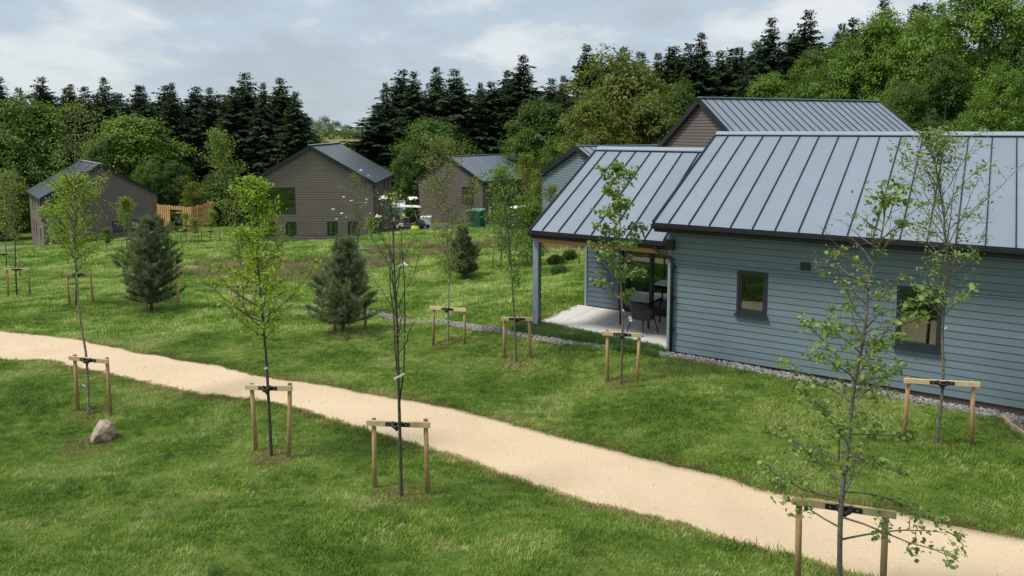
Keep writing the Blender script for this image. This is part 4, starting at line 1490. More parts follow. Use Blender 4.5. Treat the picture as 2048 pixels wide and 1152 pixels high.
# ------------------------------------------------------------------ the blue-grey cabin
def cabin():
    rz = math.atan2(DA[1], DA[0])
    root = thing('cabin', 'long blue-grey boarded cabin with seamed metal roof and open corner porch', 'cabin', (C0[0], C0[1], 0), rz)
    W1 = (1.575, 2.236, 1.148, 2.118); W2 = (4.75, 5.557, .905, 2.109)
    LEN = 12.0
    zt = 2.93
    board_parts(root, boards(.03, LEN, .03, zt, (W1, W2), .1445), M['blue'])
    # porch: side wall set back, door wall
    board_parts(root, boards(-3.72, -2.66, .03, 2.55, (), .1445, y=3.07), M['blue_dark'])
    # porch left return of the back wall and cabin side wall to the porch (faces left)
    board_parts(root, boards(.0, 3.03, .03, 2.75, (), .1445, None, 0.0, along='y', flip=-1), M['blue'])
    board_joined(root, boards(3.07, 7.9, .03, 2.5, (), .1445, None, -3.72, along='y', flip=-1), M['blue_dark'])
    mb = MB(); mb.box(-.035, .03, -.034, .03, .0, zt); mb.build('corner_trim', M['trim_blue'], root, bevel=.004)
    mb = MB(); mb.box(-3.76, -3.69, 3.03, 3.10, .0, 2.5); mb.build('corner_trim', M['trim_blue'], root, bevel=.004)
    # core walls
    mb = MB()
    mb.box(.3, LEN - .2, .3, 7.9, -.2, 2.7); mb.build('wall', M['core'], root)
    mb = MB(); mb.box(-3.68, -2.70, 3.10, 7.9, -.2, 2.5); mb.build('wall', M['core'], root)
    mb = MB(); mb.box(-2.7, .28, 4.6, 7.9, -.2, 2.5); mb.build('wall', M['core'], root)
    mb = MB(); mb.box(0.01, LEN, .012, 7.98, -.25, .028); mb.build('plinth', plain('plinth_brown', (.085, .06, .045), .9), root)
    mb = MB(); mb.box(-3.7, 0.0, 3.2, 7.98, -.25, .0); mb.build('floor_slab', M['core'], root)
    # inner lining of upper wall behind boards
    mb = MB(); mb.box(.02, LEN, .008, .05, 2.5, zt - .01); mb.build('wall_lining', M['core'], root)
    window(root, *W1, 0.0, fw=.055, curtain=None)
    window(root, *W2, 0.0, fw=.055, curtain=None)
    # room things seen through the small window: basin edge
    # vent
    mb = MB(); mb.box(2.90, 3.10, -.05, .0, 2.25, 2.42)
    v = mb.build('vent', M['frame'], root)
    for k in range(4):
        mb = MB(); mb.box(2.915, 3.085, -.058, -.051, 2.268 + k * .038, 2.285 + k * .038); mb.build('louvre', M['black'], v)
    # ---- main roof
    pitch_run, ze, zr = 4.53, 3.095, 5.103
    be, br = -.42, 4.11
    xl = -.24
    slope(root, (xl, be, ze), (LEN + .3, be, ze), (xl, br, zr), (LEN + .3, br, zr), spacing=.4667, offset=.35 + .0)
    mb = MB()
    e = [Vector(p) for p in ((xl, 2 * br - be, ze), (LEN + .3, 2 * br - be, ze), (LEN + .3, br, zr), (xl, br, zr))]
    mb.hexa([p + Vector((0, 0, -.06)) for p in e] + e); mb.build('rear_roof', M['roof'], root)
    mb = MB()
    mb.prism([(br - .17, zr - .045), (br, zr + .03), (br + .17, zr - .045), (br + .17, zr - .015), (br, zr + .062), (br - .17, zr - .015)], xl - .01, LEN + .3, lambda u, v_, d: (d, u, v_))
    mb.build('ridge_cap', M['ridge'], root)
    mb = MB(); mb.box(xl, LEN + .3, br - .172, br - .165, zr - .085, zr - .035); mb.build('ridge_flashing', M['seam'], root)
    # verge flashing and fascia of the stepped end
    trimbox(root, (xl - .02, be - .02, ze + .035), (xl - .02, br, zr + .035), .05, .16, 'verge_flashing', 'seam')
    trimbox(root, (xl - .02, 2 * br - be, ze + .035), (xl - .02, br, zr + .035), .05, .16, 'verge_flashing', 'seam')
    mb = MB()
    mb.prism([(-.02, 2.5), (2 * br, 2.5), (2 * br, 2.9), (br, 4.95), (-.02, 2.98)], .05, .09, lambda u, v_, d: (d, u, v_)); mb.build('end_wall', M['blue'], root)
    # gutter, fascia, soffit
    mb = MB()
    prof = [(be - .13, ze - .015), (be - .13, ze - .09), (be - .10, ze - .135), (be - .03, ze - .135), (be + .0, ze - .09), (be + .0, ze - .015), (be - .015, ze - .015), (be - .015, ze - .08), (be - .045, ze - .115), (be - .09, ze - .115), (be - .115, ze - .08), (be - .115, ze - .015)]
    mb.prism(prof, xl - .03, LEN + .3, lambda u, v_, d: (d, u, v_)); mb.build('gutter', M['black'], root)
    mb = MB(); mb.box(xl, LEN + .3, be + .005, be + .035, ze - .21, ze - .02); mb.build('fascia', M['black'], root)
    mb = MB(); mb.box(xl, LEN + .3, be + .035, .0, ze - .20, ze - .18); mb.build('soffit', M['black'], root)
    k = .6
    while k < LEN:
        mb = MB(); mb.box(k, k + .04, be - .137, be - .128, ze - .10, ze - .01); mb.build('gutter_bracket', M['black'], root); k += 1.15
    # ---- porch roof
    pe, pze, pr, pzr = -.02, 2.618, 3.9, 4.652
    pl = -3.78
    slope(root, (pl, pe, pze), (xl + .19, pe, pze), (pl, pr, pzr), (xl + .19, pr, pzr), spacing=.4667, offset=.35, under='core')
    mb = MB()
    e = [Vector(p) for p in ((pl, 2 * pr - pe, pze), (xl + .19, 2 * pr - pe, pze), (xl + .19, pr, pzr), (pl, pr, pzr))]
    mb.hexa([p + Vector((0, 0, -.06)) for p in e] + e); mb.build('rear_roof', M['roof'], root)
    mb = MB()
    mb.prism([(pr - .17, pzr - .05), (pr, pzr + .03), (pr + .17, pzr - .05), (pr + .17, pzr - .02), (pr, pzr + .062), (pr - .17, pzr - .02)], pl - .01, xl + .03, lambda u, v_, d: (d, u, v_))
    mb.build('ridge_cap', M['ridge'], root)
    mb = MB(); mb.box(pl, xl + .03, pr - .172, pr - .165, pzr - .10, pzr - .045); mb.build('ridge_flashing', M['seam'], root)
    trimbox(root, (pl - .02, pe - .02, pze + .035), (pl - .02, pr, pzr + .035), .05, .15, 'verge_flashing', 'seam')
    trimbox(root, (pl - .02, 2 * pr - pe, pze + .035), (pl - .02, pr, pzr + .035), .05, .15, 'verge_flashing', 'seam')
    mb = MB()
    d_ = pe - be
    prof2 = [(u + d_, v_ - ze + pze) for u, v_ in prof]
    mb.prism(prof2, pl - .03, .03, lambda u, v_, d: (d, u, v_)); mb.build('gutter', M['black'], root)
    mb = MB(); mb.box(pl, -.03, pe + .005, pe + .035, pze - .20, pze - .02); mb.build('fascia', M['black'], root)
    mb = MB(); mb.box(-.06, .14, -.19, -.035, pze - .17, pze + .06); mb.build('hopper', M['black'], root, bevel=.008)
    # beam, soffit, post
    mb = MB(); mb.box(-3.60, -.04, .06, .16, 2.30, 2.44); mb.build('porch_beam', M['timber'], root, bevel=.005)
    mb = MB(); mb.box(-3.70, -3.60, .22, 3.0, 2.34, 2.48); mb.build('porch_side_beam', M['timber'], root, bevel=.005)
    mb = MB(); mb.box(-3.70, -.04, .05, 3.1, 2.485, 2.505); mb.build('porch_ceiling', M['timber'], root)
    mb = MB(); mb.box(-3.76, -3.60, .05, .21, -.12, 2.46); mb.build('porch_post', plain('post_paint', (.24, .30, .34), .55, var=.08, scale=6), root, bevel=.006)
    mb = MB(); mb.box(-3.597, -3.592, .12, .21, -.02, 2.30); mb.build('post_face', M['blue_dark'], root)
    # downpipe with swan neck
    mb = MB()
    mb.tube([(-.32, -.09, 2.50), (-.32, -.085, 2.42), (-.24, -.08, 2.36), (.0, -.08, 2.27), (.085, -.085, 2.22), (.10, -.085, 2.12), (.10, -.085, .02)], .036, 10)
    dp = mb.build('downpipe', M['black'], root)
    for zz in (.55, 1.3, 2.02):
        mb = MB(); mb.box(.05, .17, -.10, -.005, zz, zz + .03); mb.build('pipe_bracket', M['black'], dp)
    # sliding doors at the back of the porch
    yb = 3.07
    mb = MB()
    for a0, a1 in ((-2.66, -2.54), (-.10, -.0)):
        mb.box(a0, a1, yb - .04, yb + .10, .02, 2.48)
    mb.box(-2.54, -.10, yb - .04, yb + .10, 2.36, 2.48); mb.box(-2.54, -.10, yb - .04, yb + .10, .0, .08)
    dr = mb.build('patio_door', M['black'], root)
    for a0, a1, y_ in ((-2.53, -1.66, yb), (-1.70, -.87, yb + .03), (-.92, -.11, yb)):
        mb = MB()
        mb.box(a0, a0 + .085, y_, y_ + .04, .085, 2.355); mb.box(a1 - .085, a1, y_, y_ + .04, .085, 2.355)
        mb.box(a0 + .085, a1 - .085, y_, y_ + .04, 2.27, 2.355); mb.box(a0 + .085, a1 - .085, y_, y_ + .04, .085, .17)
        mb.build('sash', M['frame'], dr)
        mb = MB(); mb.box(a0 + .08, a1 - .08, y_ + .012, y_ + .028, .165, 2.275); mb.build('pane', M['glass'], dr)
    for c0_, c1_ in ((-2.42, -1.95),):
        mb = MB(); n = 26; vs = []
        for i in range(n + 1):
            u = c0_ + (c1_ - c0_) * i / n
            dd = yb + .22 + .035 * math.sin(i * 1.6)
            vs += [(u, dd, .05), (u, dd, 2.4)]
        mb.add(vs, [(2 * i, 2 * i + 2, 2 * i + 3, 2 * i + 1) for i in range(n)], True); mb.build('curtain', M['curtain'], dr)
    return root


cabin()


def patio():
    rz = math.atan2(DA[1], DA[0])
    root = bpy.data.objects.new('patio', None)
    COL.objects.link(root); root.location = (C0[0], C0[1], 0); root.rotation_euler = (0, 0, rz); root['kind'] = 'structure'
    mb = MB(); mb.box(-3.96, -.02, -.02, 3.02, -.2, -.035); mb.build('bedding', M['gravel_bed'], root)
    x = -3.98; i = 0
    while x < -.05:
        w = min(.60, -.02 - x)
        y = -.04 - (.45 if i % 2 else 0)
        while y < 3.0:
            y0, y1 = max(y, -.04), min(y + .9, 3.03)
            if y1 - y0 > .05:
                mb = MB(); dz = random.uniform(-.003, .002)
                mb.box(x + .005, x + w - .005, y0 + .005, y1 - .005, -.04, .02 + dz)
                mb.build('paving_slab', M['slab'], root, bevel=.004)
            y += .9
        x += .6; i += 1


patio()


def local(a, b, z=0):
    p = ab(a, b)
    return (p[0], p[1], z)


def chair():
    rz = math.atan2(DA[1], DA[0])
    t = thing('garden_chair', 'black woven tub chair with splayed legs on the porch paving', 'chair', local(-1.12, 1.15, .02), rz + R(158))
    t.scale = (1.12, 1.12, 1.08)
    n = 14
    # tub shell: seat at .43, wrap-around back that drops to the arms, front toward -y
    mb = MB(); vs = []; rows = [(.36, .235, .9), (.43, .25, 1), (.56, .275, 1), (.68, .30, 1), (.80, .33, 1)]
    m = 25
    for j, (z, r_, k) in enumerate(rows):
        for i in range(m):
            a = R(-40) + R(260) * i / (m - 1)
            back = max(0, math.sin(a))
            zz = z if j < 2 else .43 + (z - .43) * (.58 + .42 * back ** 1.5)
            vs.append((r_ * 1.08 * math.cos(a), r_ * math.sin(a) * 1.0, zz))
    nr = len(rows)
    fs = [(j * m + i, j * m + i + 1, (j + 1) * m + i + 1, (j + 1) * m + i) for j in range(nr - 1) for i in range(m - 1)]
    mb.add(vs, fs, True)
    o = mb.build('backrest', M['rattan'], t); s = o.modifiers.new('solid', 'SOLIDIFY'); s.thickness = .022
    mb = MB()
    rim = [vs[(nr - 1) * m + i] for i in range(m)]
    mb.tube(rim, .016, 6); mb.build('rim', M['rattan_dark'], o)
    mb = MB()
    mb.prism([(.26 * math.cos(a), .26 * math.sin(a)) for a in [2 * PI * i / 20 for i in range(20)]], .375, .435, lambda u, v, d: (u, v - .02, d)); mb.build('seat', M['rattan'], t)
    for sx in (-1, 1):
        for sy in (-1, 1):
            mb = MB(); mb.tube([(sx * .18, sy * .17, .39), (sx * .25, sy * .25, 0)], [.016, .011], 7); mb.build('leg', M['rattan_dark'], t)
    tg = MB(); tg.box(-.045, .045, -.004, .004, -.06, .06)
    o2 = tg.build('paper_tag', M['white'], t); o2.location = (.10, .30, .36); o2.rotation_euler = (0, R(28), 0)
    mk = MB(); mk.box(-.012, .014, .0045, .0062, -.02, .018); mk.build('tag_print', M['black'], o2)
    # table
    t = thing('garden_table', 'low black garden table with glass top beside the chair', 'table', local(-1.55, 2.0, .02), rz)
    mb = MB(); mb.box(-.42, .42, -.42, -.38, .62, .68); mb.box(-.42, .42, .38, .42, .62, .68); mb.box(-.42, -.38, -.38, .38, .62, .68); mb.box(.38, .42, -.38, .38, .62, .68)
    mb.build('table_frame', M['rattan'], t)
    mb = MB(); mb.box(-.43, .43, -.43, .43, .682, .69); mb.build('table_top', M['table_glass'], t)
    for sx in (-1, 1):
        for sy in (-1, 1):
            mb = MB(); mb.box(sx * .40 - .02, sx * .40 + .02, sy * .40 - .02, sy * .40 + .02, 0, .62); mb.build('leg', M['rattan_dark'], t)


chair()


# ------------------------------------------------------------------ planted trees and their stakes
def z_at(px, py, x, y):
    """height above (x,y) seen at pixel row py"""
    r = ray(px, py)
    k = y / r[1]
    return CAMH + r[2] * k


def stakes(lb, rb, tl, tr, label, rad=.035, broken=False):
    """lb/rb base pixels of the two stakes, tl/tr pixel rows of the rail"""
    A, B = gp(*lb), gp(*rb)
    c = (A + B) / 2
    t = thing('tree_stake_frame', label, 'tree stakes', (c.x, c.y, c.z), 0, 'timber stake frames round the young trees')
    ha = z_at(lb[0], tl, A.x, A.y); hb = z_at(rb[0], tr, B.x, B.y)
    d = (B - A); d.z = 0; W = d.length; d.normalize()
    n = Vector((d.y, -d.x, 0))     # toward the camera
    if n.y > 0: n = -n
    for P, h in ((A, ha), (B, hb)):
        mb = MB()
        x, y = P.x - c.x - n.x * (rad + .004), P.y - c.y - n.y * (rad + .004)
        lean = random.uniform(-.06, .06)
        zb = P.z - c.z - .15
        mb.tube([(x + lean, y, zb), (x + lean * .4, y, (h - c.z) * .5), (x, y, h - c.z + .045)], [rad * 1.06, rad, rad * .98], 10)
        s = mb.build('stake', M['stake'], t)
        mb = MB(); mb.lathe([(rad * .99, 0), (rad * .92, .012), (0.001, .014)], (x, y, h - c.z + .0455), 10, False); mb.build('stake_top', M['stake_top'], s)
    mb = MB()
    a = A + n * (.016) - d * (.09); b = B + n * (.016) + d * .09
    a.z = ha; b.z = hb
    a, b = a - c, b - c
    hh = Vector((0, 0, .042)); th = n * .016
    mb.hexa([a - hh - th, b - hh - th, b - hh + th, a - hh + th, a + hh - th, b + hh - th, b + hh + th, a + hh + th])
    mb.build('rail', M['rail'], t, bevel=.003)
    # rubber tie plate on the rail with a loop towards the stem
    mid = (a + b) / 2
    mb = MB()
    lv = (b - a).normalized()
    q = [mid - lv * .19, mid + lv * .19]
    h2 = Vector((0, 0, .028)); f0 = n * .018; f1 = n * .026
    mb.hexa([q[0] - h2 + f0, q[1] - h2 + f0, q[1] - h2 + f1, q[0] - h2 + f1, q[0] + h2 + f0, q[1] + h2 + f0, q[1] + h2 + f1, q[0] + h2 + f1])
    mb.tube([mid - lv * .075 + n * .025 + Vector((0, 0, .03)), mid - lv * .05 + n * .085, mid + n * .105 - Vector((0, 0, .02)), mid + lv * .05 + n * .085, mid + lv * .075 + n * .025 + Vector((0, 0, .03))], .024, 6)
    mb.tube([mid - lv * .06 + n * .03 - Vector((0, 0, .01)), mid + n * .05 - Vector((0, 0, .075)), mid + lv * .06 + n * .03 - Vector((0, 0, .01))], .022, 6)
    mb.build('rubber_tie', M['rubber'], t)
    for k in (-.14, .14):
        mb = MB(); p = mid + lv * k + n * .027
        mb.box(p.x - .007, p.x + .007, p.y - .007, p.y + .007, p.z - .007, p.z + .007); mb.build('nail', M['rim'], t)
    return mid + c + n * .055, t


def young_tree(name, label, base, stem_px, D=None, crown0=.35, prof=((0, .5), (.5, .5), (1, .1)), nb=26, elev=(50, 70), leaf=.05, per=14, mat='leaf_mid', bark='bark_grey', r0=.024, stems=1,
               twigs=4, seed=1, flowers=(), cat='young tree', hexa=False, catkins=0, tag=None, droop=0.0, clump=.09, wide=.55, outer=0.3, branch_curve=.25, tieblue=False, leafmax=1.0, ring=.35):
    """stem_px: pixel points of the stem from base to top; prof: half width (m) along crown 0..1"""
    rs = np.random.RandomState(seed)
    b = gp(*base)
    D = D or b.y
    pts = [Vector((b.x, D, Z(b.x, D) - .08))]
    for (px, py) in stem_px:
        v = at_y(px, py, D)
        pts.append(Vector((v.x, D + rs.normal() * .03, v.z)))
    t = thing(name, label, cat, (b.x, D, pts[0].z + .08), 0, 'young trees planted in the lawn')
    BARE.append((b.x, D, ring))
    O = Vector((b.x, D, pts[0].z + .08))
    # resample smooth stem
    P = []
    for i in range(len(pts) - 1):
        p0 = pts[max(i - 1, 0)]; p1 = pts[i]; p2 = pts[i + 1]; p3 = pts[min(i + 2, len(pts) - 1)]
        for k in range(6):
            s = k / 6
            P.append(.5 * ((2 * p1) + (p2 - p0) * s + (2 * p0 - 5 * p1 + 4 * p2 - p3) * s * s + (3 * p1 - p0 - 3 * p2 + p3) * s ** 3))
    P.append(pts[-1])
    P = [p - O for p in P]
    n = len(P)
    H = P[-1].z
    mb = MB()
    mb.tube([tuple(p) for p in P], [r0 * (1 - .86 * (i / (n - 1)) ** .9) + .0015 for i in range(n)], 8)
    for s_ in range(stems - 1):
        # extra near-parallel stems from low on the trunk
        a = s_ * 2.2 + rs.rand()
        k0 = int(n * (.22 + .1 * s_))
        pp = [tuple(P[k0])]
        for j in range(1, 6):
            f = j / 5
            q = P[min(n - 1, k0 + int((n - k0) * f * (.85 - .12 * s_)))]
            off = .16 * math.sin(min(1, f * 1.6) * PI / 2) * (1 - .15 * s_)
            pp.append((q.x + math.cos(a) * off + rs.normal() * .01, q.y + math.sin(a) * off, q.z))
        mb.tube(pp, [r0 * .55 * (1 - .8 * j / 5) + .001 for j in range(6)], 6)
    trunk = mb.build('trunk', M[bark], t)
    px = np.array([q[0] for q in prof]); pw = np.array([q[1] for q in prof])
    bm_ = MB(); cs = []; ns = []; fl = []; ck = []

    def stem_at(f):
        s = f * (n - 1); i = min(n - 2, int(s))
        return P[i].lerp(P[i + 1], s - i)
    tips = []
    for i in range(nb):
        f = (i + rs.rand() * .8) / nb
        w = float(np.interp(f, px, pw)) * (.7 + .45 * rs.rand())
        st = stem_at(crown0 + (1 - crown0) * f * .97)
        a = i * 2.399 + rs.normal() * .35
        el = R(elev[0] + (elev[1] - elev[0]) * f + rs.normal() * 7)
        Lb = max(.08, w / max(.25, math.cos(el)))
        Lb = max(.06, min(Lb, (H * 1.01 - st.z) / max(.2, math.sin(el)) + .05))
        dr = Vector((math.cos(a) * math.cos(el), math.sin(a) * math.cos(el), math.sin(el)))
        q = [st]
        cur = st.copy(); dd = dr.copy()
        for k in range(5):
            dd = (dd + Vector((rs.normal() * .17, rs.normal() * .17, rs.normal() * .10 + branch_curve * .2 - droop * .25 * (k / 4)))).normalized()
            cur = cur + dd * Lb / 5
            q.append(cur.copy())
        rb = r0 * .34 * (1 - .6 * f) + .0015
        bm_.tube([tuple(p) for p in q], [rb * (1 - .8 * k / 5) + .0008 for k in range(6)], 5, cap=False)
        nl = []
        for k in range(2, 6):
            if rs.rand() < 1 - outer or k > 3:
                nl.append(q[k])
        for j in range(twigs):
            k = 1 + (j * 4) / max(1, twigs) + rs.rand() * .8
            i0 = min(4, int(k)); bp = q[i0].lerp(q[i0 + 1], k - i0)
            tl = Lb * wide * (.35 + .5 * rs.rand()) * (1 - .12 * k)
            sd = Vector((rs.normal(), rs.normal(), rs.normal() * .6)).normalized()
            td = (dd * .55 + sd * .75 + Vector((0, 0, .12 - droop * .5))).normalized()
            e1 = bp + td * tl * .5 + Vector((0, 0, -.01)); e2 = e1 + (td + Vector((0, 0, .2 - droop))).normalized() * tl * .5
            bm_.tube([tuple(bp), tuple(e1), tuple(e2)], [rb * .4 + .0006, rb * .3 + .0005, .0006], 4, cap=False)
            nl += [e1, e2]
            tips.append(e2)
        for p in nl:
            if f > leafmax and rs.rand() < .75:
                continue
            m = rs.poisson(per)
            if m == 0: continue
            cs.append(np.array(p)[None] + rs.normal(size=(m, 3)) * clump * np.array([1, 1, .7]))
            ns.append(rs.normal(size=(m, 3)) * .6 + np.array([0, -.15, .75]))
        if catkins and rs.rand() < .8:
            ck += [tips[rs.randint(len(tips))] for _ in range(catkins)]
        tips.append(q[-1])
    bm_.build('branches', M[bark] if bark != 'bark_birch' else M['bark_dark'], trunk)
    C = np.concatenate(cs); Nn = np.concatenate(ns)
    sz = leaf * (.45 + .95 * rs.rand(len(C)))
    V, F, T = leaf_arrays(C, Nn, sz * 1.3, sz * (1.05 if hexa else .75), rs.rand(len(C)), hexa)
    link_mesh('leaves', np_mesh('leaves', V, F, T), M[mat], t)
    if ck:
        C = np.array([np.array(c) + rs.normal(size=3) * .03 for c in ck for _ in range(5)])
        V, F, T = leaf_arrays(C, rs.normal(size=C.shape), np.full(len(C), .035), np.full(len(C), .012), rs.rand(len(C)))
        link_mesh('catkins', np_mesh('catkins', V, F, T), M['catkin'], t, kind='stuff')
    for (fx, fy, fr) in flowers:
        v = at_y(fx, fy, D) - O
        v.y += rs.normal() * .12
        mb = MB()
        # flat-topped head of small blossoms on a thin stalk from the nearest stem point
        near = min(P, key=lambda p: (p - v).length + (0 if p.z < v.z else 1))
        mb.tube([tuple(near), tuple((near + v) / 2 + Vector((0, 0, -.03))), tuple(v)], .0035, 4, cap=False)
        mb.build('stalk', M[bark], t)
        k = 26
        a = rs.rand(k) * 2 * PI; r_ = fr * np.sqrt(rs.rand(k))
        Cc = np.stack([v.x + r_ * np.cos(a), v.y + r_ * np.sin(a), v.z + .35 * (fr - r_) + rs.normal(size=k) * .008], -1)
        V, F, T = leaf_arrays(Cc, rs.normal(size=(k, 3)) * .4 + np.array([0, -.3, 1]), np.full(k, fr * .55), np.full(k, fr * .5), rs.rand(k), True)
        link_mesh('blossom', np_mesh('blossom', V, F, T), M['flower'], t)
        Cc = np.array(v)[None] + rs.normal(size=(22, 3)) * np.array([fr * 1.5, fr * 1.2, fr * .9]) + np.array([0, 0, -fr * 1.2])
        V, F, T = leaf_arrays(Cc, rs.normal(size=Cc.shape) + np.array([0, -.2, .8]), np.full(22, leaf * 1.3), np.full(22, leaf * .6), rs.rand(22))
        link_mesh('leaf_spray', np_mesh('leaf_spray', V, F, T), M[mat], t, kind='stuff')
    if tag:
        v = at_y(tag[0], tag[1], D) - O
        mb = MB(); L_, ang = tag[2], tag[3]
        mb.box(-L_ / 2, L_ / 2, -.003, .003, -.013, .013)
        o = mb.build('tree_label', M['white'], t); o.location = v + Vector((0, -.035, 0)); o.rotation_euler = (0, -R(ang), 0)
    if tieblue:
        v = at_y(tieblue[0], tieblue[1], D) - O
        mb = MB(); mb.tube([tuple(v + Vector((-.03, -.02, -.06))), tuple(v + Vector((0, -.03, -.01))), tuple(v + Vector((.02, -.025, .04)))], .006, 5); mb.build('string_tie', M['blue_tie'], t)
    return t


def plant_all():
    # --- front row
    stakes((153, 824), (217, 833), 716, 722, 'stake frame round the birch just behind the boulder')
    young_tree('birch_tree', 'slender tall birch with airy crown beside the boulder', (178, 828), [(170, 720), (160, 640), (153, 545), (150, 430), (150, 320), (152, 216)], crown0=.50,
               prof=((0, .22), (.15, .55), (.35, .6), (.6, .62), (.8, .4), (1, .08)), nb=40, elev=(42, 62), leaf=.034, per=4, mat='leaf_birchg', bark='bark_birch', r0=.026, twigs=5, seed=3, clump=.08,
               tag=(170, 770, .07, -30), droop=.1)
    stakes((505, 905), (581, 917), 775, 775, 'stake frame at the left side of the path under the lime-green tree')
    young_tree('hornbeam_tree', 'lime-green young tree with spreading lower branches in front of the path', (543, 912), [(537, 800), (530, 700), (524, 600), (516, 480), (514, 368)], crown0=.44,
               prof=((0, .35), (.08, .95), (.22, 1.0), (.36, .55), (.5, .42), (.75, .30), (.9, .16), (1, .05)), nb=52, elev=(22, 66), leaf=.048, per=6, mat='leaf_lime', bark='bark_dark', r0=.030, twigs=6, seed=8,
               clump=.06, tag=(533, 735, .06, 10))
    stakes((748, 977), (851, 990), 846, 848, 'stake frame nearest the lawn centre, right against the path edge')
    young_tree('rowan_tree', 'thin bare-stemmed rowan with few leaves and cream flower heads', (803, 993), [(799, 850), (797, 740), (794, 640), (790, 540), (785, 450), (778, 400)], crown0=.36,
               prof=((0, .22), (.4, .30), (.7, .36), (1, .15)), nb=20, elev=(72, 74), leaf=.036, per=2.2, mat='leaf_rowan', bark='bark_dark', r0=.026, stems=4, twigs=3, seed=12, clump=.05,
               flowers=[(768, 396, .06), (829, 396, .07), (799, 452, .05), (803, 536, .06), (757, 433, .04)], tag=(799, 751, .17, 28), wide=.4)
    stakes((1593, 1168), (1764, 1206), 1001, 1027, 'nearest and largest stake frame at the bottom right')
    young_tree('alder_tree', 'nearest alder at bottom right with long leafy branches across the path', (1680, 1205), [(1681, 1030), (1695, 900), (1712, 770), (1726, 660), (1742, 560), (1760, 460), (1772, 378)], crown0=.10,
               prof=((0, 1.05), (.12, .95), (.3, .65), (.5, .80), (.65, .45), (.8, .45), (.93, .30), (1, .08)), nb=54, elev=(14, 52), leaf=.036, per=7.5, mat='leaf_alder', bark='bark_grey', r0=.030, twigs=5, seed=21, clump=.040, hexa=True,
               catkins=3, tieblue=(1697, 955), leafmax=.5, branch_curve=.15)
    stakes((1812, 886), (1940, 893), 761, 768, 'stake frame on the lawn before the wide cabin window')
    young_tree('rowan_tree', 'tall upright rowan with feathery leaves before the right end of the cabin', (1873, 890), [(1883, 766), (1888, 660), (1893, 540), (1888, 430), (1872, 340), (1858, 278)], crown0=.34,
               prof=((0, .35), (.2, .8), (.5, .85), (.75, .55), (1, .05)), nb=44, elev=(52, 68), leaf=.044, per=6, mat='leaf_rowan', bark='bark_grey', r0=.027, twigs=5, seed=30, clump=.06, stems=2,
               flowers=[(1824, 458, .045), (1846, 458, .045)], tieblue=(1881, 745), tag=(1889, 655, .05, 40))
    stakes((1212, 765), (1276, 766), 667, 670, 'stake frame in front of the porch chair')
    young_tree('alder_tree', 'young alder with rounded leaves standing before the porch', (1242, 768), [(1245, 660), (1243, 590), (1239, 500), (1240, 420), (1236, 335)], crown0=.34,
               prof=((0, .30), (.15, .75), (.35, .72), (.55, .5), (.75, .5), (.9, .35), (1, .08)), nb=26, elev=(28, 50), leaf=.056, per=7.5, mat='leaf_alder', bark='bark_grey', r0=.026, twigs=4, seed=37, clump=.05, hexa=True,
               tag=(1246, 620, .06, -50))
    stakes((1009, 718), (1058, 718), 637, 638, 'stake frame left of the porch post')
    young_tree('young_tree', 'fresh green narrow tree just left of the porch post', (1033, 725), [(1029, 640), (1024, 560), (1018, 480), (1010, 410), (1002, 345)], crown0=.36,
               prof=((0, .15), (.2, .5), (.45, .72), (.65, .6), (.85, .45), (1, .1)), nb=36, elev=(48, 60), leaf=.048, per=6.5, mat='leaf_fresh', bark='bark_grey', r0=.025, twigs=5, seed=41, clump=.08, tag=(1021, 600, .09, 68))
    stakes((867, 692), (928, 689), 616, 619, 'stake frame round the pale-stemmed birch on the middle lawn')
    young_tree('birch_tree', 'pale-stemmed birch with thin olive leaves before the small brown house', (895, 690), [(897, 615), (897, 540), (893, 450), (885, 370), (872, 285)], crown0=.36,
               prof=((0, .25), (.2, .62), (.5, .72), (.75, .6), (.9, .35), (1, .08)), nb=44, elev=(40, 58), leaf=.040, per=8, mat='leaf_birch', bark='bark_birch', r0=.024, twigs=5, seed=47, clump=.085, droop=.25, tag=(892, 632, .07, 55))
    # --- second row and farther
    stakes((137, 610), (184, 607), 548, 549, 'stake frame hidden behind the birch stem, left lawn')
    young_tree('hornbeam_tree', 'dense bright green tree on the left lawn before the far left house', (152, 612), [(152, 550), (150, 480), (150, 415), (149, 360)], crown0=.36,
               prof=((0, .55), (.15, 1.0), (.4, 1.05), (.6, .85), (.8, .5), (1, .1)), nb=54, elev=(25, 58), leaf=.064, per=8.5, mat='leaf_lime', bark='bark_dark', r0=.035, twigs=6, seed=52, clump=.12)
    stakes((17, 594), (58, 590), 538, 539, 'stake frame on the lawn nearest the left edge')
    young_tree('young_tree', 'sparse thin tree inside the stake frame nearest the left edge', (34, 592), [(33, 540), (30, 480), (27, 420), (30, 372)], crown0=.45, prof=((0, .3), (.5, .6), (1, .15)), nb=20, elev=(45, 60), leaf=.06, per=4,
               mat='leaf_birch', bark='bark_dark', r0=.030, twigs=4, seed=55, clump=.12)
    stakes((-22, 560), (40, 554), 509, 508, 'stake frame cut by the left edge of the photo')
    young_tree('young_tree', 'thin olive tree rising at the left edge of the photo', (12, 558), [(13, 510), (12, 450), (8, 400), (6, 350)], crown0=.4, prof=((0, .4), (.5, .9), (1, .2)), nb=26, elev=(40, 55), leaf=.07, per=6,
               mat='leaf_birchg', bark='bark_grey', r0=.032, twigs=4, seed=58, clump=.14)
    stakes((464, 640), (512, 634), 572, 573, 'stake frame half hidden behind the lime-green tree')
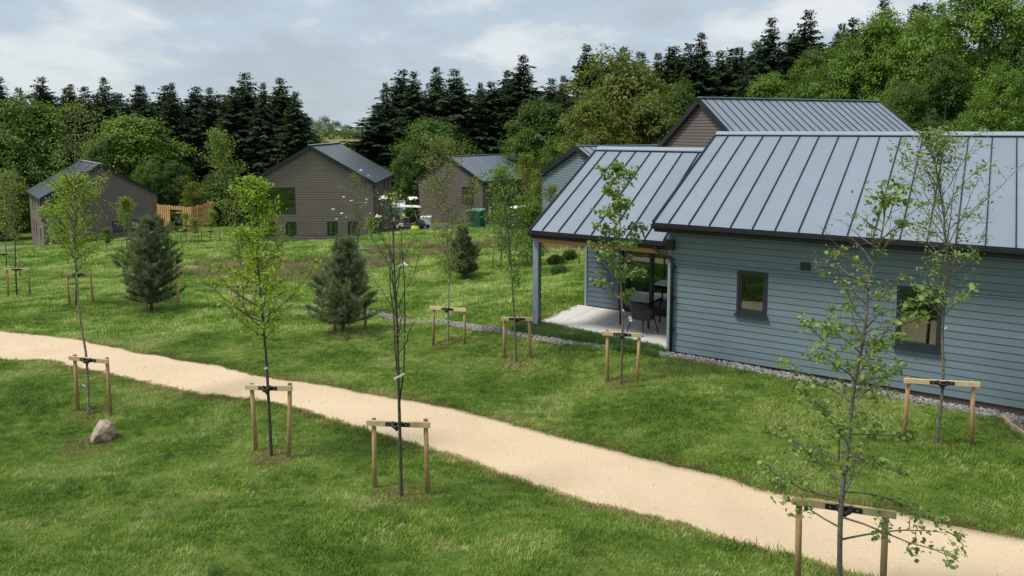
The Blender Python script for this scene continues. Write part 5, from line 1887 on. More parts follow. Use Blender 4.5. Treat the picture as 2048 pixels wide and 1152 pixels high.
    young_tree('birch_tree', 'white-stemmed birch with drooping crown behind the lime-green tree', (486, 625), [(485, 570), (478, 500), (466, 420), (448, 340), (428, 268)], crown0=.33,
               prof=((0, .4), (.3, .75), (.55, .7), (.8, .42), (1, .08)), nb=46, elev=(38, 55), leaf=.052, per=8, mat='leaf_birchg', bark='bark_birch', r0=.032, twigs=5, seed=61, clump=.10, droop=.3)
    stakes((137, 527), (171, 524), 492, 491, 'small far stake frame below the bright green tree on the left')
    young_tree('young_tree', 'small dark sapling against the foot of the far left house', (213, 500), [(213, 480), (213, 460)], crown0=.3, prof=((0, .3), (.6, .35), (1, .1)), nb=12, elev=(30, 50), leaf=.08, per=6, mat='leaf_deep', bark='bark_grey', r0=.03, seed=66, clump=.12)
    stakes((244, 497), (264, 496), 479, 479, 'small stake frame before the far left house window')
    young_tree('young_tree', 'small pointed olive tree in front of the far left house gable', (254, 496), [(253, 470), (252, 430), (249, 400)], crown0=.42, prof=((0, .5), (.3, .6), (.7, .4), (1, .1)), nb=26, elev=(40, 60), leaf=.085, per=8, mat='leaf_birchg', bark='bark_dark',
               r0=.04, seed=67, clump=.14)
    stakes((622, 478), (646, 477), 448, 448, 'small stake frame against the wall of the picture-window house')
    young_tree('young_tree', 'thin tree with small round top before the picture-window house', (634, 478), [(634, 440), (634, 400), (634, 352)], crown0=.35, prof=((0, .3), (.35, .35), (.6, .5), (.85, .45), (1, .2)), nb=34, elev=(55, 70), leaf=.055, per=3.2, mat='leaf_birch',
               bark='bark_grey', r0=.035, seed=70, clump=.10)
    young_tree('rowan_tree', 'rowan with many white flower heads behind the right pine', (716, 520), [(715, 480), (716, 440), (714, 400), (708, 350)], crown0=.2, prof=((0, .35), (.5, .8), (.8, .7), (1, .15)), nb=26, elev=(58, 66), leaf=.055, per=3.2, mat='leaf_rowan',
               bark='bark_grey', r0=.034, stems=3, seed=73, clump=.10,
               flowers=[(722, 340, .09), (737, 351, .06), (687, 394, .08), (703, 401, .09), (733, 399, .08), (732, 405, .07), (665, 419, .08), (686, 426, .10), (692, 434, .07), (740, 428, .06), (675, 437, .06)])
    young_tree('young_tree', 'loose pale green tree left of the rowan cluster near the dark car park', (744, 478), [(742, 460), (740, 440)], crown0=.25, prof=((0, .3), (.5, .4), (1, .1)), nb=14, elev=(40, 55), leaf=.08, per=5, mat='leaf_birchg', bark='bark_grey', r0=.03, seed=75, clump=.12)
    young_tree('young_tree', 'bushy olive tree standing behind the timber fence', (388, 444), [(387, 420), (385, 395), (384, 372)], D=74, crown0=.2, prof=((0, .8), (.4, 1.1), (.8, .6), (1, .1)), nb=34, elev=(35, 60), leaf=.14, per=9, mat='leaf_olive', bark='bark_grey', r0=.05, seed=78, clump=.25)
    stakes((361, 486), (383, 485), 460, 460, 'left of three small far stake frames before the grey road')
    stakes((384, 487), (397, 485), 465, 464, 'middle of three small far stake frames before the grey road')
    stakes((403, 484), (440, 484), 463, 462, 'right of three small far stake frames before the grey road')
    for i, (bx, by, tx, ty, lab) in enumerate([(372, 486, 371, 430, 'thin sapling in the left far stake frame by the road'), (390, 486, 391, 440, 'short sapling in the middle far stake frame by the road'), (421, 484, 423, 425, 'leafy sapling in the right far stake frame by the road')]):
        young_tree('young_tree', lab, (bx, by), [((bx + tx) / 2, (by + ty) / 2), (tx, ty)], crown0=.45, prof=((0, .25), (.5, .4), (1, .1)), nb=14, elev=(45, 60), leaf=.09, per=3.5, mat='leaf_birchg', bark='bark_grey', r0=.03, seed=80 + i, clump=.12)
    # trees between the buggy road and the porch
    stakes((985, 536), (1019, 533), 490, 490, 'stake frame half lost in leaves behind the narrow green tree')
    young_tree('young_tree', 'low leafy tree behind the narrow green tree by the porch', (1001, 536), [(1003, 500), (1003, 460), (1000, 425)], crown0=.25, prof=((0, .4), (.3, .85), (.7, .7), (1, .15)), nb=34, elev=(35, 58), leaf=.060, per=5.5, mat='leaf_fresh', bark='bark_grey', r0=.04, seed=90, clump=.14)
    young_tree('elder_bush', 'leafy bushy sapling touching the left tip of the porch roof', (1065, 532), [(1064, 500), (1063, 460), (1066, 418)], crown0=.12, prof=((0, .5), (.4, .95), (.8, .8), (1, .2)), nb=40, elev=(30, 55), leaf=.08, per=9, mat='leaf_fresh', bark='bark_grey', r0=.04, seed=93, clump=.15)
    young_tree('young_tree', 'thin leafy tree against the side of the small brown house', (1082, 470), [(1083, 440), (1080, 400), (1076, 350)], D=58, crown0=.25, prof=((0, .5), (.5, 1.0), (1, .2)), nb=30, elev=(35, 58), leaf=.12, per=8, mat='leaf_olive', bark='bark_grey', r0=.05, seed=96, clump=.25)
    young_tree('birch_tree', 'slim pale birch in front of the seamed roof of the small brown house', (1060, 470), [(1060, 430), (1054, 380), (1050, 312)], D=62, crown0=.25, prof=((0, .7), (.5, 1.1), (1, .2)), nb=34, elev=(40, 58), leaf=.12, per=8, mat='leaf_olive', bark='bark_birch', r0=.05, seed=97, clump=.25)
    young_tree('young_tree', 'small leafy tree at the corner of the blue gable house', (1105, 440), [(1104, 410), (1106, 378)], D=40, crown0=.1, prof=((0, .4), (.5, .5), (1, .15)), nb=20, elev=(40, 60), leaf=.07, per=7, mat='leaf_olive', bark='bark_grey', r0=.03, seed=98, clump=.14)
    young_tree('young_tree', 'slim sapling against the window wall of the small brown house', (943, 470), [(943, 440), (943, 400), (944, 362)], D=60, crown0=.25, prof=((0, .4), (.5, .6), (1, .15)), nb=22, elev=(45, 60), leaf=.10, per=5, mat='leaf_olive', bark='bark_grey', r0=.04, seed=99, clump=.2)
    # lone stake behind the patio
    p = gp(1158, 528)
    t = thing('timber_stake', 'single thin upright stake on the lawn behind the porch wall', 'stake', tuple(p))
    mb = MB(); mb.tube([(0, 0, -.1), (.01, 0, 1.05)], .035, 8); mb.build('post', M['stake'], t)


plant_all()


def pine_bush(base, px_w, top, label, seed, reach=1.0, stakes_px=(), peak=.22):
    """young pine: whorls of upturned candle shoots with needle brushes"""
    rs = np.random.RandomState(seed)
    b = gp(*base)
    D = b.y
    topv = at_y(top[0], top[1], D)
    H = topv.z - b.z
    half = px_w / 1508 * D
    t = thing('pine_tree', label, 'pine tree', tuple(b), 0, 'young pines on the lawn')
    BARE.append((b.x, D, .5))
    lean = (topv.x - b.x)
    mb = MB()
    mb.tube([(0, 0, -.1), (lean * .3, 0, H * .35), (lean * .7, 0, H * .7), (lean, 0, H * .97)], [.055, .04, .022, .006], 7)
    tr = mb.build('trunk', M['bark_grey'], t)
    br = MB(); segs = []
    z = .10 * H
    lvl = 0
    while z < H * .93:
        f = z / H
        prof = half * reach * (min(1.05, .80 + f * .8) if f < peak else 1.05 - .90 * ((f - peak) / (1 - peak)) ** (1.5 if peak > .3 else 1.05))
        nb = 9 if f < .7 else 6
        for k in range(nb):
            a = lvl * .9 + 2 * PI * k / nb + rs.normal() * .25
            L = prof * rs.uniform(.62, 1.15)
            el0 = R(-4 + 34 * f)
            st = Vector((lean * f, 0, z)); cur = st.copy(); q = [cur.copy()]
            dd = Vector((math.cos(a) * math.cos(el0), math.sin(a) * math.cos(el0), math.sin(el0)))
            for s in range(5):
                dd = (dd + Vector((0, 0, .12))).normalized()
                cur = cur + dd * L / 5; q.append(cur.copy())
            br.tube([tuple(p) for p in q], [.014 * (1 - .7 * s / 5) for s in range(6)], 4, cap=False)
            for s in range(1, 6):
                segs.append((q[s - 1], q[s]))
            for j in range(9):
                s = 1 + int(rs.rand() * 4)
                bp = q[s]
                sd = Vector((rs.normal(), rs.normal(), .5 + rs.rand() * .7)).normalized()
                tl = rs.uniform(.16, .34) * (L / .9) ** .5
                ep = bp + (sd * .8 + dd * .5).normalized() * tl
                segs.append((bp, ep))
        z += H * rs.uniform(.055, .08); lvl += 1
    segs.append((Vector((lean * .85, 0, H * .85)), Vector((lean, 0, H))))
    for k in range(5):
        a = k * 1.25
        segs.append((Vector((lean * .9, 0, H * .86)), Vector((lean * .9 + .14 * math.cos(a), .14 * math.sin(a), H * rs.uniform(.93, .99)))))
    br.build('branches', M['bark_grey'], tr)
    cs, ns, us, ti = [], [], [], []
    Vs = []; Ts = []
    nl, wd = .105, .011
    for a, b_ in segs:
        d = np.array(b_ - a); Ls = np.linalg.norm(d); d = d / (Ls + 1e-9)
        m = int(Ls * 160) + 4
        s = rs.rand(m)
        p = np.array(a)[None] + np.outer(s * Ls, d)
        ang = rs.rand(m) * 2 * PI
        ref = np.array([0, 0, 1.0]) if abs(d[2]) < .9 else np.array([1.0, 0, 0])
        u = np.cross(d, ref); u /= np.linalg.norm(u); w = np.cross(d, u)
        rad = np.outer(np.cos(ang), u) + np.outer(np.sin(ang), w)
        nd = rad * .75 + d[None] * .75
        nd /= np.linalg.norm(nd, axis=1, keepdims=True)
        side = np.cross(nd, rs.normal(size=nd.shape)); side /= np.linalg.norm(side, axis=1, keepdims=True)
        ln = nl * (.7 + .6 * rs.rand(m))[:, None]
        V = np.stack([p - side * wd / 2, p + side * wd / 2, p + nd * ln + side * wd * .2, p + nd * ln - side * wd * .2], 1)
        Vs.append(V.reshape(-1, 3))
        c = rs.rand() * .5 + .15
        tt = np.clip(c + rs.normal(size=m) * .12, 0, .82)
        tt[rs.rand(m) < .015] = 1
        Ts.append(np.repeat(tt, 4))
    V = np.concatenate(Vs); T = np.concatenate(Ts)
    F = np.arange(len(V)).reshape(-1, 4)
    link_mesh('needles', np_mesh('needles', V, F, T), M['pine'], t)
    for i, (sx, sy, sh) in enumerate(stakes_px):
        p = gp(sx, sy)
        s = thing('support_stake', '%s stake at the foot of the %s' % (('left', 'right')[i], label.split(' with')[0]), 'stake', tuple(p), 0, 'short stakes beside the pines')
        mb = MB(); mb.tube([(0, 0, -.1), (0, 0, sh)], .04, 8); mb.build('post', M['stake'], s)


pine_bush((303, 622), 66, (300, 438), 'wide rounded blue-green pine on the left lawn with hidden stakes', 201, 1.08, ((294, 624, .7), (357, 620, 1.0)), .42)
pine_bush((686, 664), 66, (690, 472), 'pointed pine in the lawn centre with open lower branches', 202, 1.22, ((670, 663, .75), (731, 660, .8)))
pine_bush((930, 556), 36, (925, 452), 'dark pine behind the pale-stemmed birch with dense sides', 203, 1.1)


# ------------------------------------------------------------------ boulder, stone slab, shrubs
def boulder():
    p = gp(207, 880)
    t = thing('boulder', 'pale grey-brown boulder half set in the turf by the birch', 'rock', (p.x, p.y, p.z))
    import bmesh
    bm = bmesh.new(); bmesh.ops.create_icosphere(bm, subdivisions=4, radius=1)
    for v in bm.verts:
        c = v.co.copy()
        k = 1 + .20 * mnoise.noise(c * 1.3 + Vector((3, 1, 7))) + .10 * mnoise.noise(c * 3.1) + .03 * mnoise.noise(c * 9)
        # planes cut off for a faceted look
        for nx, ny, nz, d in ((-.7, -.6, .4, .72), (.6, -.7, .35, .78), (.2, -.3, .93, .80), (-.9, .2, .4, .8)):
            n = Vector((nx, ny, nz)).normalized(); dd = (c * k).dot(n)
            if dd > d: c = c - n * (dd - d) * .6 / k
        v.co = Vector((c.x * k * .20 + c.z * .03, c.y * k * .2, c.z * k * .235 + .13))
    me = bpy.data.meshes.new('stone'); bm.to_mesh(me); bm.free()
    for f in me.polygons: f.use_smooth = True
    link_mesh('stone', me, M['rock'], t)
    BARE.append((p.x - .1, p.y - .15, .45))


boulder()
p = gp(733, 501)
t = thing('stone_slab', 'flat grey stone slab lying on the bank below the picture-window house', 'slab', tuple(p), .1)
mb = MB(); mb.box(-.45, .45, -.3, .3, -.1, .12); mb.box(-.38, .40, -.26, .26, .121, .15); mb.build('stone', M['gravel_bed'], t, bevel=.03)


def shrub(base, hw, top, label, seed, mat='bush', blade=False):
    rs = np.random.RandomState(seed)
    b = gp(*base); D = b.y
    W = hw / 1508 * D; H = (base[1] - top) / 1508 * D
    t = thing('shrub', label, 'shrub', tuple(b), 0, 'low shrubs on the lawn behind the patio')
    st = MB(); cs = []
    for i in range(60):
        a = rs.rand() * 2 * PI; r_ = W * math.sqrt(rs.rand())
        e = Vector((r_ * math.cos(a), r_ * math.sin(a), H * (1 - .5 * (r_ / W) ** 2) * rs.uniform(.6, 1.05)))
        st.tube([(e.x * .15, e.y * .15, 0), (e.x * .6, e.y * .6, e.z * .55), tuple(e)], [.008, .005, .002], 3, cap=False)
        for s in np.linspace(.3, 1, 6):
            cs.append(np.array(e) * s + rs.normal(size=(9, 3)) * .05)
    st.build('stems', M['bark_grey'], t)
    C = np.concatenate(cs); C[:, 2] = np.abs(C[:, 2])
    V, F, T = leaf_arrays(C, rs.normal(size=C.shape) + np.array([0, 0, .5]), np.full(len(C), .13 if blade else .075), np.full(len(C), .02 if blade else .045), rs.rand(len(C)))
    link_mesh('leaves', np_mesh('leaves', V, F, T), M[mat], t)


shrub((1118, 551), 19, 528, 'low rounded green shrub, nearest of three behind the porch post', 1, 'leaf_deep', True)
shrub((1112, 532), 17, 508, 'twiggy brownish shrub behind the nearest round one', 2, 'bush')
shrub((1140, 519), 15, 500, 'dark shrub beside the lone thin stake', 3, 'leaf_deep')


# ------------------------------------------------------------------ fence enclosure, cabinet, vehicles, people
def fence_run(root, A, B, h, openings=(), pitch=.155, w=.10):
    A, B = Vector(A), Vector(B)
    d = (B - A); L = d.length; d.normalize()
    n = Vector((d.y, -d.x, 0))
    mb = MB(); s = 0
    while s < L:
        ins = any(o[0] < s < o[1] for o in openings)
        z0 = h - .35 if ins else -.15
        p = A + d * s; q = A + d * (s + w)
        f = .0 if int(s / pitch) % 2 else .03
        hh = h + random.uniform(-.02, .02)
        a0, a1, b0, b1 = p + n * (f + .02), q + n * (f + .02), p + n * f, q + n * f
        mb.hexa([(a0.x, a0.y, a0.z + z0), (a1.x, a1.y, a1.z + z0), (b1.x, b1.y, b1.z + z0), (b0.x, b0.y, b0.z + z0), (a0.x, a0.y, a0.z + hh), (a1.x, a1.y, a1.z + hh), (b1.x, b1.y, b1.z + hh), (b0.x, b0.y, b0.z + hh)])
        s += pitch
    mb.build('slats', M['fence'], root, kind='stuff')
    for z in (.4, 1.1, h - .2):
        prev = 0
        for o in list(openings) + [(L, L)]:
            if o[0] - prev > .1 and not (openings and z > h - .3):
                mb = MB(); a = A + d * prev - n * .03; b = A + d * o[0] - n * .03
                mb.tube([(a.x, a.y, a.z + z), (b.x, b.y, b.z + z)], .035, 4); mb.build('fence_rail', M['fence'], root)
            prev = o[1]
    s = 0
    while s <= L + .01:
        if not any(o[0] < s < o[1] for o in openings):
            p = A + d * s - n * .06
            mb = MB(); mb.box(p.x - .05, p.x + .05, p.y - .05, p.y + .05, p.z - .2, p.z + h + .02); mb.build('fence_post', M['fence'], root)
        s += L / max(1, round(L / 1.8))


def fence():
    DF = 70
    c = at_y(384, 455, DF - 2.5); l = at_y(317, 458, DF); r = at_y(425, 448, DF + 2.0)
    root = thing('timber_fence', 'new orange-brown slatted timber enclosure beside the far left house', 'fence', (c.x, c.y, c.z))
    l = Vector((l.x, l.y, c.z)); r = Vector((r.x, r.y, c.z)); back = Vector((l.x + 2.5, l.y + 5, c.z)); c3 = Vector(c)
    o = Vector(c)
    LL = (c3 - l).length
    k = LL / (384 - 317)
    fence_run(root, l - o, c3 - o, 1.85, openings=[((342 - 317) * k, (366 - 317) * k)])
    fence_run(root, c3 - o, r - o, 1.85)
    fence_run(root, r - o, back - o, 1.85)
    # two bins inside, seen through the opening
    for i, (dx, lab) in enumerate(((.0, 'dark wheeled bin seen through the fence opening, left one'), (.75, 'dark wheeled bin seen through the fence opening, right one'))):
        p = l + (c3 - l) * .45 + Vector((dx, 1.4, 0))
        b = thing('wheeled_bin', lab, 'bin', tuple(p), .2, 'bins inside the fence')
        mb = MB(); mb.hexa([(-.25, -.3, .08), (.25, -.3, .08), (.25, .25, .08), (-.25, .25, .08), (-.3, -.36, 1.0), (.3, -.36, 1.0), (.3, .32, 1.0), (-.3, .32, 1.0)]); mb.build('bin_body', M['cart_dark'], b)
        mb = MB(); mb.box(-.31, .31, -.38, .36, 1.003, 1.06); mb.build('lid', M['seat'] if i == 0 else M['cart_dark'], b, bevel=.02)
    # concrete apron
    a = l - Vector((0, 0, 0))
    q = [l + (c3 - l) * .30, l + (c3 - l) * .78, l + (c3 - l) * .72 + Vector((-1.1, -2.4, 0)), l + (c3 - l) * .02 + Vector((-.6, -2.6, 0))]
    mb = MB()
    P = [Vector((v.x, v.y, 0)) for v in q]
    mb.hexa([(v.x, v.y, Z(v.x, v.y) - .1) for v in P] + [(v.x, v.y, Z(v.x, v.y) + .05) for v in P])
    mb.build('apron', M['slab'], kind='structure')


fence()


def cabinet():
    p = at_y(953, 461, 62)
    z = Z(p.x, 62)
    t = thing('green_cabinet', 'dark green metal utility cabinet with paler top before the small brown house', 'cabinet', (p.x, 62, z), R(-24))
    h = at_y(953, 420, 62).z - z
    mb = MB(); mb.box(-.62, .62, -.55, .55, -.1, h - .06); mb.build('body', M['green_box'], t, bevel=.02)
    mb = MB(); mb.hexa([(-.68, -.61, h - .057), (.68, -.61, h - .057), (.68, .61, h - .057), (-.68, .61, h - .057), (-.66, -.59, h), (.66, -.59, h), (.60, .59, h + .10), (-.60, .59, h + .10)]); mb.build('lid', M['green_top'], t)
    for s in (-1, 1):
        mb = MB(); mb.box(-.31 + s * .30 - .28, -.31 + s * .30 + .28 + (.0), -.566, -.553, .12, h - .16)
        d = MB(); d.box(s * .305 - .285, s * .305 + .285, -.568, -.554, .10, h - .16); dd = d.build('cabinet_door', M['green_box'], t)
        g = MB(); g.box(s * .06 - .015, s * .06 + .015, -.585, -.57, h * .45, h * .55); g.build('handle', M['black'], dd)


cabinet()


def wheel(root, x, y, r, w, name='wheel'):
    Mx = Matrix.Translation((x, y, r)) @ Matrix.Rotation(R(90), 4, 'X')
    mb = MB(); mb.lathe([(r * .55, -w / 2), (r * .9, -w / 2), (r, -w * .3), (r, w * .3), (r * .9, w / 2), (r * .55, w / 2)], (0, 0, 0), 18, True, Mx); wo = mb.build(name, M['tyre'], root)
    mb = MB(); mb.lathe([(.001, -w * .42), (r * .2, -w * .44), (r * .55, -w * .38), (r * .56, w * .38), (r * .2, w * .44), (.001, w * .42)], (0, 0, 0), 18, True, Mx); mb.build('rim', M['rim'], wo)


def golf_cart(px, py, D, label, rot=0.0, face=1, white_top=True):
    v = at_y(px, py, D)
    z = Z(v.x, D) + .02
    t = thing('golf_cart', label, 'golf cart', (v.x, D, z), rot)
    # x forward, length 2.5
    mb = MB(); mb.prism([(-1.15, .28), (1.15, .28), (1.25, .45), (1.15, .72), (.62, .84), (.55, .38), (-.2, .38), (-.25, .66), (-1.15, .70), (-1.25, .5)], -.56, .56, lambda u, w, d: (u * face, d, w)); mb.build('body', M['cart_dark'], t, bevel=.02)
    mb = MB(); mb.prism([(-.95, .705), (-.25, .665), (-.2, .80), (-.9, .84)], -.52, .52, lambda u, w, d: (u * face, d, w)); mb.build('seat', M['seat'], t)
    mb = MB(); mb.prism([(-.98, .86), (-.82, .86), (-.92, 1.22), (-1.05, 1.22)], -.52, .52, lambda u, w, d: (u * face, d, w)); mb.build('seat_back', M['seat'], t)
    mb = MB(); mb.prism([(-1.15, 1.86), (.75, 1.88), (.95, 1.84), (.75, 1.94), (-.2, 1.97), (-1.1, 1.93)], -.58, .58, lambda u, w, d: (u * face, d, w)); mb.build('canopy', M['cart_white'], t, bevel=.01)
    for s in (-1, 1):
        mb = MB(); mb.tube([(-1.05 * face, s * .52, .7), (-1.0 * face, s * .52, 1.87)], .02, 6); mb.build('roof_post', M['cart_dark'], t)
        mb = MB(); mb.tube([(.72 * face, s * .52, .8), (.45 * face, s * .52, 1.88)], .02, 6); mb.build('roof_post', M['cart_dark'], t)
        mb = MB(); mb.box(face * 1.19 - .03, face * 1.19 + .03, s * .38 - .08, s * .38 + .08, .52, .62); mb.build('headlight', M['cart_white'], t)
        for x in (-.82, .85):
            wheel(t, x * face, s * .50, .26, .18)
    mb = MB(); mb.add([(face * .70, -.5, .86), (face * .70, .5, .86), (face * .47, .5, 1.80), (face * .47, -.5, 1.80)], [(0, 1, 2, 3)]); mb.build('windscreen', M['table_glass'], t)
    mb = MB(); mb.tube([(face * .55, -.25, .82), (face * .28, -.25, 1.02)], .018, 6)
    mb.tube([(face * .28 + .02 * math.cos(a), -.25 + .16 * math.sin(a), 1.02 + .12 * math.cos(a)) for a in [2 * PI * k / 12 for k in range(13)]], .012, 5, cap=False); mb.build('steering_wheel', M['cart_dark'], t)
    return t, z


golf_cart(818, 459, 60, 'dark golf buggy with white roof and driver on the grey road', R(-4), 1)
golf_cart(1047, 459, 60, 'second white-roofed golf buggy half hidden by leaves left of the porch roof', R(-150), 1)


def person(label, loc, rot, joints, mats, hair='hair', group='people on the road'):
    """joints: dict of body points (local). one skinned body, clothing as thicker shells"""
    t = thing('person', label, 'person', loc, rot)

    def skin(name, chain, mat, lv=2):
        vs = []; es = []; rad = []
        idx = {}
        for (a, b) in chain:
            for q in (a, b):
                if q[0] not in idx:
                    idx[q[0]] = len(vs); vs.append(joints[q[0]]); rad.append(q[1])
            es.append((idx[a[0]], idx[b[0]]))
        me = bpy.data.meshes.new(name); me.from_pydata(vs, es, [])
        o = link_mesh(name, me, None, t); me.materials.append(mat)
        m = o.modifiers.new('skin', 'SKIN'); m.use_smooth_shade = True
        for i, r_ in enumerate(rad):
            me.skin_vertices[0].data[i].radius = (r_, r_)
        me.skin_vertices[0].data[0].use_root = True
        s = o.modifiers.new('sub', 'SUBSURF'); s.levels = lv; s.render_levels = lv
        return o
    J = joints
    body = [(('pelvis', .13), ('belly', .12)), (('belly', .12), ('chest', .14)), (('chest', .14), ('neck', .05)), (('neck', .05), ('head', .085)), (('head', .085), ('crown', .07)),
            (('chest', .14), ('shL', .06)), (('shL', .06), ('elL', .04)), (('elL', .04), ('haL', .03)), (('haL', .03), ('fiL', .022)), (('chest', .14), ('shR', .06)), (('shR', .06), ('elR', .04)), (('elR', .04), ('haR', .03)), (('haR', .03), ('fiR', .022)),
            (('pelvis', .13), ('hiL', .09)), (('hiL', .09), ('knL', .06)), (('knL', .06), ('anL', .04)), (('anL', .04), ('toL', .035)), (('pelvis', .13), ('hiR', .09)), (('hiR', .09), ('knR', .06)), (('knR', .06), ('anR', .04)), (('anR', .04), ('toR', .035))]
    skin('body', body, M['skin'])
    topc = [(('belly', .15), ('chest', .17)), (('chest', .17), ('shL', .085)), (('shL', .085), ('elL', .06)), (('chest', .17), ('shR', .085)), (('shR', .085), ('elR', .06))]
    skin('jacket', topc, mats[0])
    leg = [(('pelvis', .155), ('hiL', .11)), (('hiL', .11), ('knL', .08)), (('knL', .08), ('anL', .06)), (('pelvis', .155), ('hiR', .11)), (('hiR', .11), ('knR', .08)), (('knR', .08), ('anR', .06))]
    skin('trousers', leg, mats[1])
    h = Vector(J['crown'])
    mb = MB(); mb.lathe([(.105, -.06), (.108, .0), (.085, .06), (.04, .09), (.001, .095)], (h.x, h.y + .015, h.z), 12); mb.build('hair', M[hair], t)
    return t


STAND = dict(pelvis=(0, 0, .95), belly=(0, 0, 1.1), chest=(0, 0, 1.34), neck=(0, 0, 1.50), head=(0, -.015, 1.60), crown=(0, -.01, 1.68), shL=(-.19, 0, 1.42), elL=(-.24, -.05, 1.15), haL=(-.20, -.20, .95), fiL=(-.19, -.26, .9),
             shR=(.19, 0, 1.42), elR=(.24, -.06, 1.15), haR=(.18, -.25, 1.02), fiR=(.15, -.31, 1.0), hiL=(-.09, 0, .88), knL=(-.10, -.02, .48), anL=(-.11, 0, .08), toL=(-.12, -.14, .03), hiR=(.09, 0, .88), knR=(.11, -.08, .48), anR=(.12, .02, .08), toR=(.13, -.12, .03))
SIT = dict(STAND, pelvis=(0, 0, .92), belly=(0, -.02, 1.05), chest=(0, -.04, 1.28), neck=(0, -.05, 1.43), head=(0, -.07, 1.54), crown=(0, -.065, 1.62), shL=(-.19, -.03, 1.36), elL=(-.23, -.15, 1.12), haL=(-.16, -.40, 1.08), fiL=(-.14, -.46, 1.08),
           shR=(.19, -.03, 1.36), elR=(.23, -.15, 1.12), haR=(.16, -.40, 1.08), fiR=(.14, -.46, 1.08), hiL=(-.10, -.05, .90), knL=(-.12, -.48, .88), anL=(-.12, -.52, .46), toL=(-.12, -.66, .42), hiR=(.10, -.05, .90), knR=(.12, -.48, .88), anR=(.12, -.52, .46), toR=(.12, -.66, .42))
SIT = {k: (v[0], v[1], v[2] - .02) for k, v in SIT.items()}


def people():
    v = at_y(811, 459, 60); z = Z(v.x, 60) + .02
    person('driver in a bright yellow vest sitting in the golf buggy', (v.x - .1, 59.75, z), R(86), SIT, (M['hivis'], M['denim']))
    v = at_y(980, 459, 60); z = Z(v.x, 60) + .02
    person('grey-haired person in a pale shirt standing by the green cabinet', (v.x, 60.5, z), R(-80), STAND, (M['shirt'], M['denim']), 'hair_grey')
    v = at_y(830, 462, 54); z = Z(v.x, 54)
    top = at_y(830, 446, 54).z
    person('person in a yellow vest bending down on the near side of the buggy road', (v.x, 54, top - 1.70), R(10), STAND, (M['hivis'], M['hivis']))


people()


def van():
    v = at_y(797, 452, 72); z = Z(v.x, 72) + .02
    t = thing('white_van', 'white delivery van parked behind the golf buggy', 'van', (v.x - .3, 72, z), R(8))
    # front faces the camera
    mb = MB()
    prof = [(-2.4, .35), (-2.45, .9), (-1.95, 1.25), (-1.2, 2.25), (-.9, 2.45), (2.6, 2.45), (2.6, .35)]
    mb.prism(prof, -.98, .98, lambda u, w, d: (d, u, w)); mb.build('body', M['van'], t, bevel=.06)
    mb = MB(); mb.add([(-.85, -1.93, 1.30), (.85, -1.93, 1.30), (.78, -1.25, 2.2), (-.78, -1.25, 2.2)], [(0, 1, 2, 3)])
    o = mb.build('windscreen', M['glass_dark'], t); o.location = (0, -.045, .01)
    mb = MB(); mb.box(-.6, .6, -2.47, -2.44, .6, .85); mb.build('grille', M['cart_dark'], t)
    for s in (-1, 1):
        mb = MB(); mb.box(s * .78 - .15, s * .78 + .15, -2.46, -2.40, .75, .95); mb.build('headlight', M['white'], t)
        mb = MB(); mb.box(s * 1.08 - .08, s * 1.08 + .08, -1.75, -1.65, 1.3, 1.6); mb.build('wing_mirror', M['cart_dark'], t)
        for y in (-1.6, 1.7):
            Mx = Matrix.Translation((s * .88, y, .34)) @ Matrix.Rotation(R(90), 4, 'Y')
            mb = MB(); mb.lathe([(.001, -.11), (.3, -.11), (.34, -.07), (.34, .07), (.3, .11), (.001, .11)], (0, 0, 0), 18, True, Mx); mb.build('wheel', M['tyre'], t)
    mb = MB(); mb.tube([(-.9, -.5, 2.52), (.9, -.5, 2.52)], .03, 5); mb.tube([(-.9, 1.2, 2.52), (.9, 1.2, 2.52)], .03, 5)
    mb.build('roof_bar', M['cart_dark'], t)
    # white box crate right of the buggy
    v = at_y(852, 455, 63); z = Z(v.x, 63)
    t = thing('white_trailer_box', 'small white box trailer just right of the golf buggy', 'trailer', (v.x, 63, z + .02))
    mb = MB(); mb.box(-.42, .45, -.5, .5, .45, 1.05); mb.build('body', M['cart_white'], t, bevel=.04)
    mb = MB(); mb.box(-.44, .47, -.52, .52, 1.052, 1.10); mb.build('lid', M['cart_white'], t, bevel=.02)
    for s in (-1, 1):
        wheel(t, 0, s * .46, .24, .14)


van()

# short timber edging at the gravel bed
p0 = Vector(ab(6.62, -.42)); t = thing('timber_edging', 'thin timber edging board between lawn and gravel bed at right', 'edging', (p0.x, p0.y, 0))
mb = MB()
pts = [Vector(q) - p0 for q in BED[0:6]]
for a, b in zip(pts[:-1], pts[1:]):
    d = (b - a).normalized(); n = Vector((-d.y, d.x)) * .012
    za, zb_ = Z(a.x + p0.x, a.y + p0.y) + .05, Z(b.x + p0.x, b.y + p0.y) + .05
    mb.hexa([(a.x - n.x, a.y - n.y, -.2), (b.x - n.x, b.y - n.y, -.2), (b.x + n.x, b.y + n.y, -.2), (a.x + n.x, a.y + n.y, -.2), (a.x - n.x, a.y - n.y, za), (b.x - n.x, b.y - n.y, zb_), (b.x + n.x, b.y + n.y, zb_), (a.x + n.x, a.y + n.y, za)])
mb.build('board', M['rail'], t)


